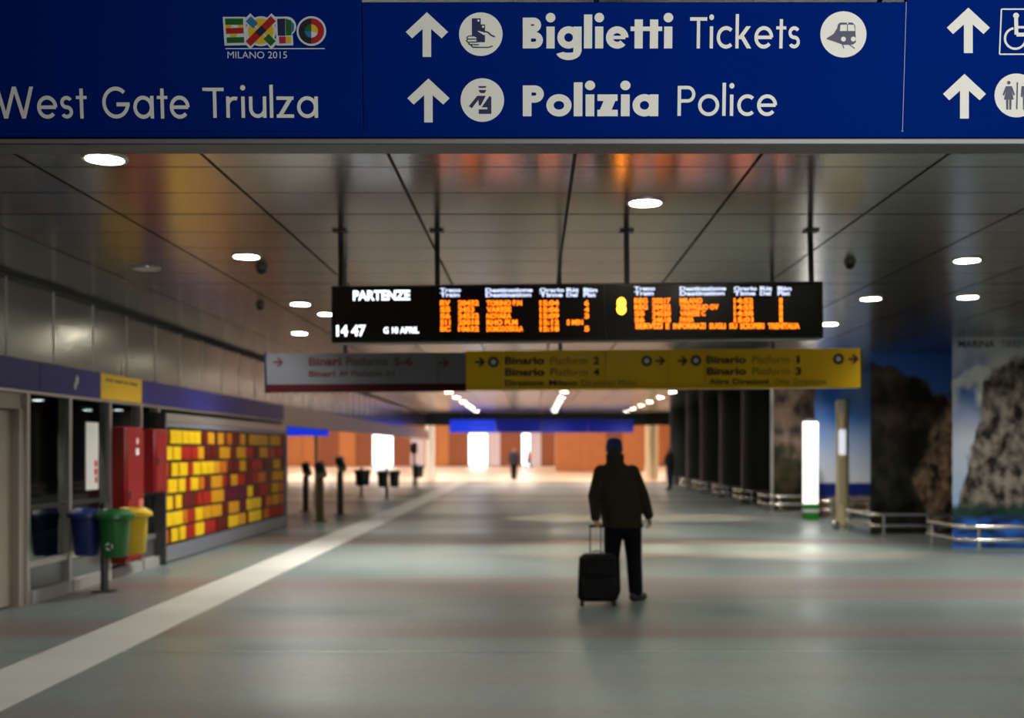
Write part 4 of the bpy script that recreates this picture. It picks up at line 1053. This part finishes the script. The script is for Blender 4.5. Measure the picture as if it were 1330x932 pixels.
# trolley suitcase
m_case = M('case_black', (.004, .004, .005), .8, spec=.2, bump=.25, bs=60.)
Xs, Ysu = (776.5 - CX) * 11.72 / F, 11.72
t = thing('suitcase', 'black wheeled trolley suitcase with extended handle beside the person', 'suitcase', (Xs, Ysu, 0))
b = MB(); b.box(Xs - .215, Xs + .215, Ysu - .11, Ysu + .11, .045, .545, .04)
for v in b.bm.verts:
    if v.co.z > .35: v.co.x = Xs + .02 + (v.co.x - Xs - .02) * (.92 if v.co.z < .52 else .82)
b.build('body', m_case, t)
MB().box(Xs - .17, Xs + .17, Ysu - .145, Ysu - .105, .08, .30, .015).build('front_pocket', m_case, t)
MB().box(Xs - .14, Xs + .14, Ysu - .135, Ysu - .105, .32, .44, .012).build('front_pocket', m_case, t)
MB().tube([(Xs - .07, Ysu, .535), (Xs - .06, Ysu, .56), (Xs - .03, Ysu, .575), (Xs + .03, Ysu, .575), (Xs + .06, Ysu, .56), (Xs + .07, Ysu, .535)], .011, 8).build('carry_handle', M('handle_grey', (.3, .3, .3), .4), t)
xl = (766.5 - CX) * 11.84 / F; xr = (780.5 - CX) * 11.84 / F
for X in (xl, xr): MB().tube([(X, Ysu + .118, .10), (X, Ysu + .118, .825)], .007, 10).build('telescopic_tube', m_dsteel, t)
MB().tube([(xl - .012, Ysu + .118, .83), (xr + .012, Ysu + .118, .83)], .015, 10).build('grip', m_blackmetal, t)
for X in (Xs - .17, Xs + .17):
    b = MB(); b.lathe([(.04, -.018), (.045, -.012), (.045, .012), (.04, .018)], n=20); b.bm.transform(Matrix.Translation((X, Ysu + .07, .045)) @ Matrix.Rotation(R(90), 4, 'Y')); b.build('wheel', m_blackmetal, t)
    MB().box(X - .02, X + .02, Ysu - .09, Ysu - .06, 0, .05, .004).build('foot', m_blackmetal, t)

def walker(step=.18, arm=.12):
    return dict(head=(0, .04, 1.64), neck=(0, .02, 1.48), chest=(0, .01, 1.28), pelvis=(0, 0, .92),
      Lsh=(-.185, .01, 1.39), Lel=(-.235, .02 - arm * .5, 1.13), Lwr=(-.23, .08 - arm, .92), Rsh=(.185, .01, 1.39), Rel=(.235, .02 + arm * .3, 1.13), Rwr=(.23, .1 + arm, .95),
      Lhip=(-.09, 0, .9), Lkn=(-.09, step * .6, .5), Lan=(-.08, step, .09), Ltoe=(-.08, step + .16, .04), Rhip=(.09, 0, .9), Rkn=(.09, -step * .1, .5), Ran=(.08, -step * 1.2, .11), Rtoe=(.08, -step * 1.2 + .15, .04),
      jacket=[(0, 0, .84, .19, .14), (0, 0, 1.0, .19, .14), (0, .01, 1.2, .21, .145), (0, .01, 1.36, .20, .135), (0, .015, 1.44, .15, .11), (0, .02, 1.5, .08, .075), (0, .02, 1.54, .075, .075)])
m_jk2 = M('coat_dark_blue', (.03, .035, .07), .8, var=.2)
m_jk3 = M('coat_red', (.75, .03, .02), .7, var=.15)
m_jk4 = M('coat_black', (.01, .011, .012), .8, var=.2)
m_trb = M('trousers_navy', (.012, .02, .05), .8, var=.2)
m_hair = M('hair_brown', (.06, .03, .015), .6); m_hairg = M('hair_grey', (.34, .34, .33), .6)
person('small distant person in dark coat walking in the bright hall', (667.5 - CX) * 60.5 / F, 60.5, walker(.2), dict(skin=m_skin, jacket=m_jk2, trousers=m_trs, shoe=m_shoe, hat=m_hair), .014, 1.02, R(180), hat=False)
person('smallest distant person in red coat walking in the bright hall', (686.5 - CX) * 102 / F, 102., walker(.24, .16), dict(skin=m_skin, jacket=m_jk3, trousers=m_trs, shoe=m_shoe, hat=m_hair), .016, .95, R(70), hat=False)
JP = walker(.05, .25); JP['Lwr'] = (-.10, .30, 1.12); JP['Lel'] = (-.24, .08, 1.12); JP['Rwr'] = (.10, .30, 1.12); JP['Rel'] = (.24, .08, 1.12)
JP['Lhand'] = ((.5, .8, .1), (0, .2, 1), (.8, -.5, 0), 25); JP['Rhand'] = ((-.5, .8, .1), (0, .2, 1), (-.8, -.5, 0), 25)
person('person in black coat standing beside the dark pillars far right', (870 - CX) * 45.5 / F, 45.5, JP, dict(skin=m_skin, jacket=m_jk4, trousers=m_trb, shoe=m_shoe, hat=m_hairg), .012, 1.0, R(115), hat=False)
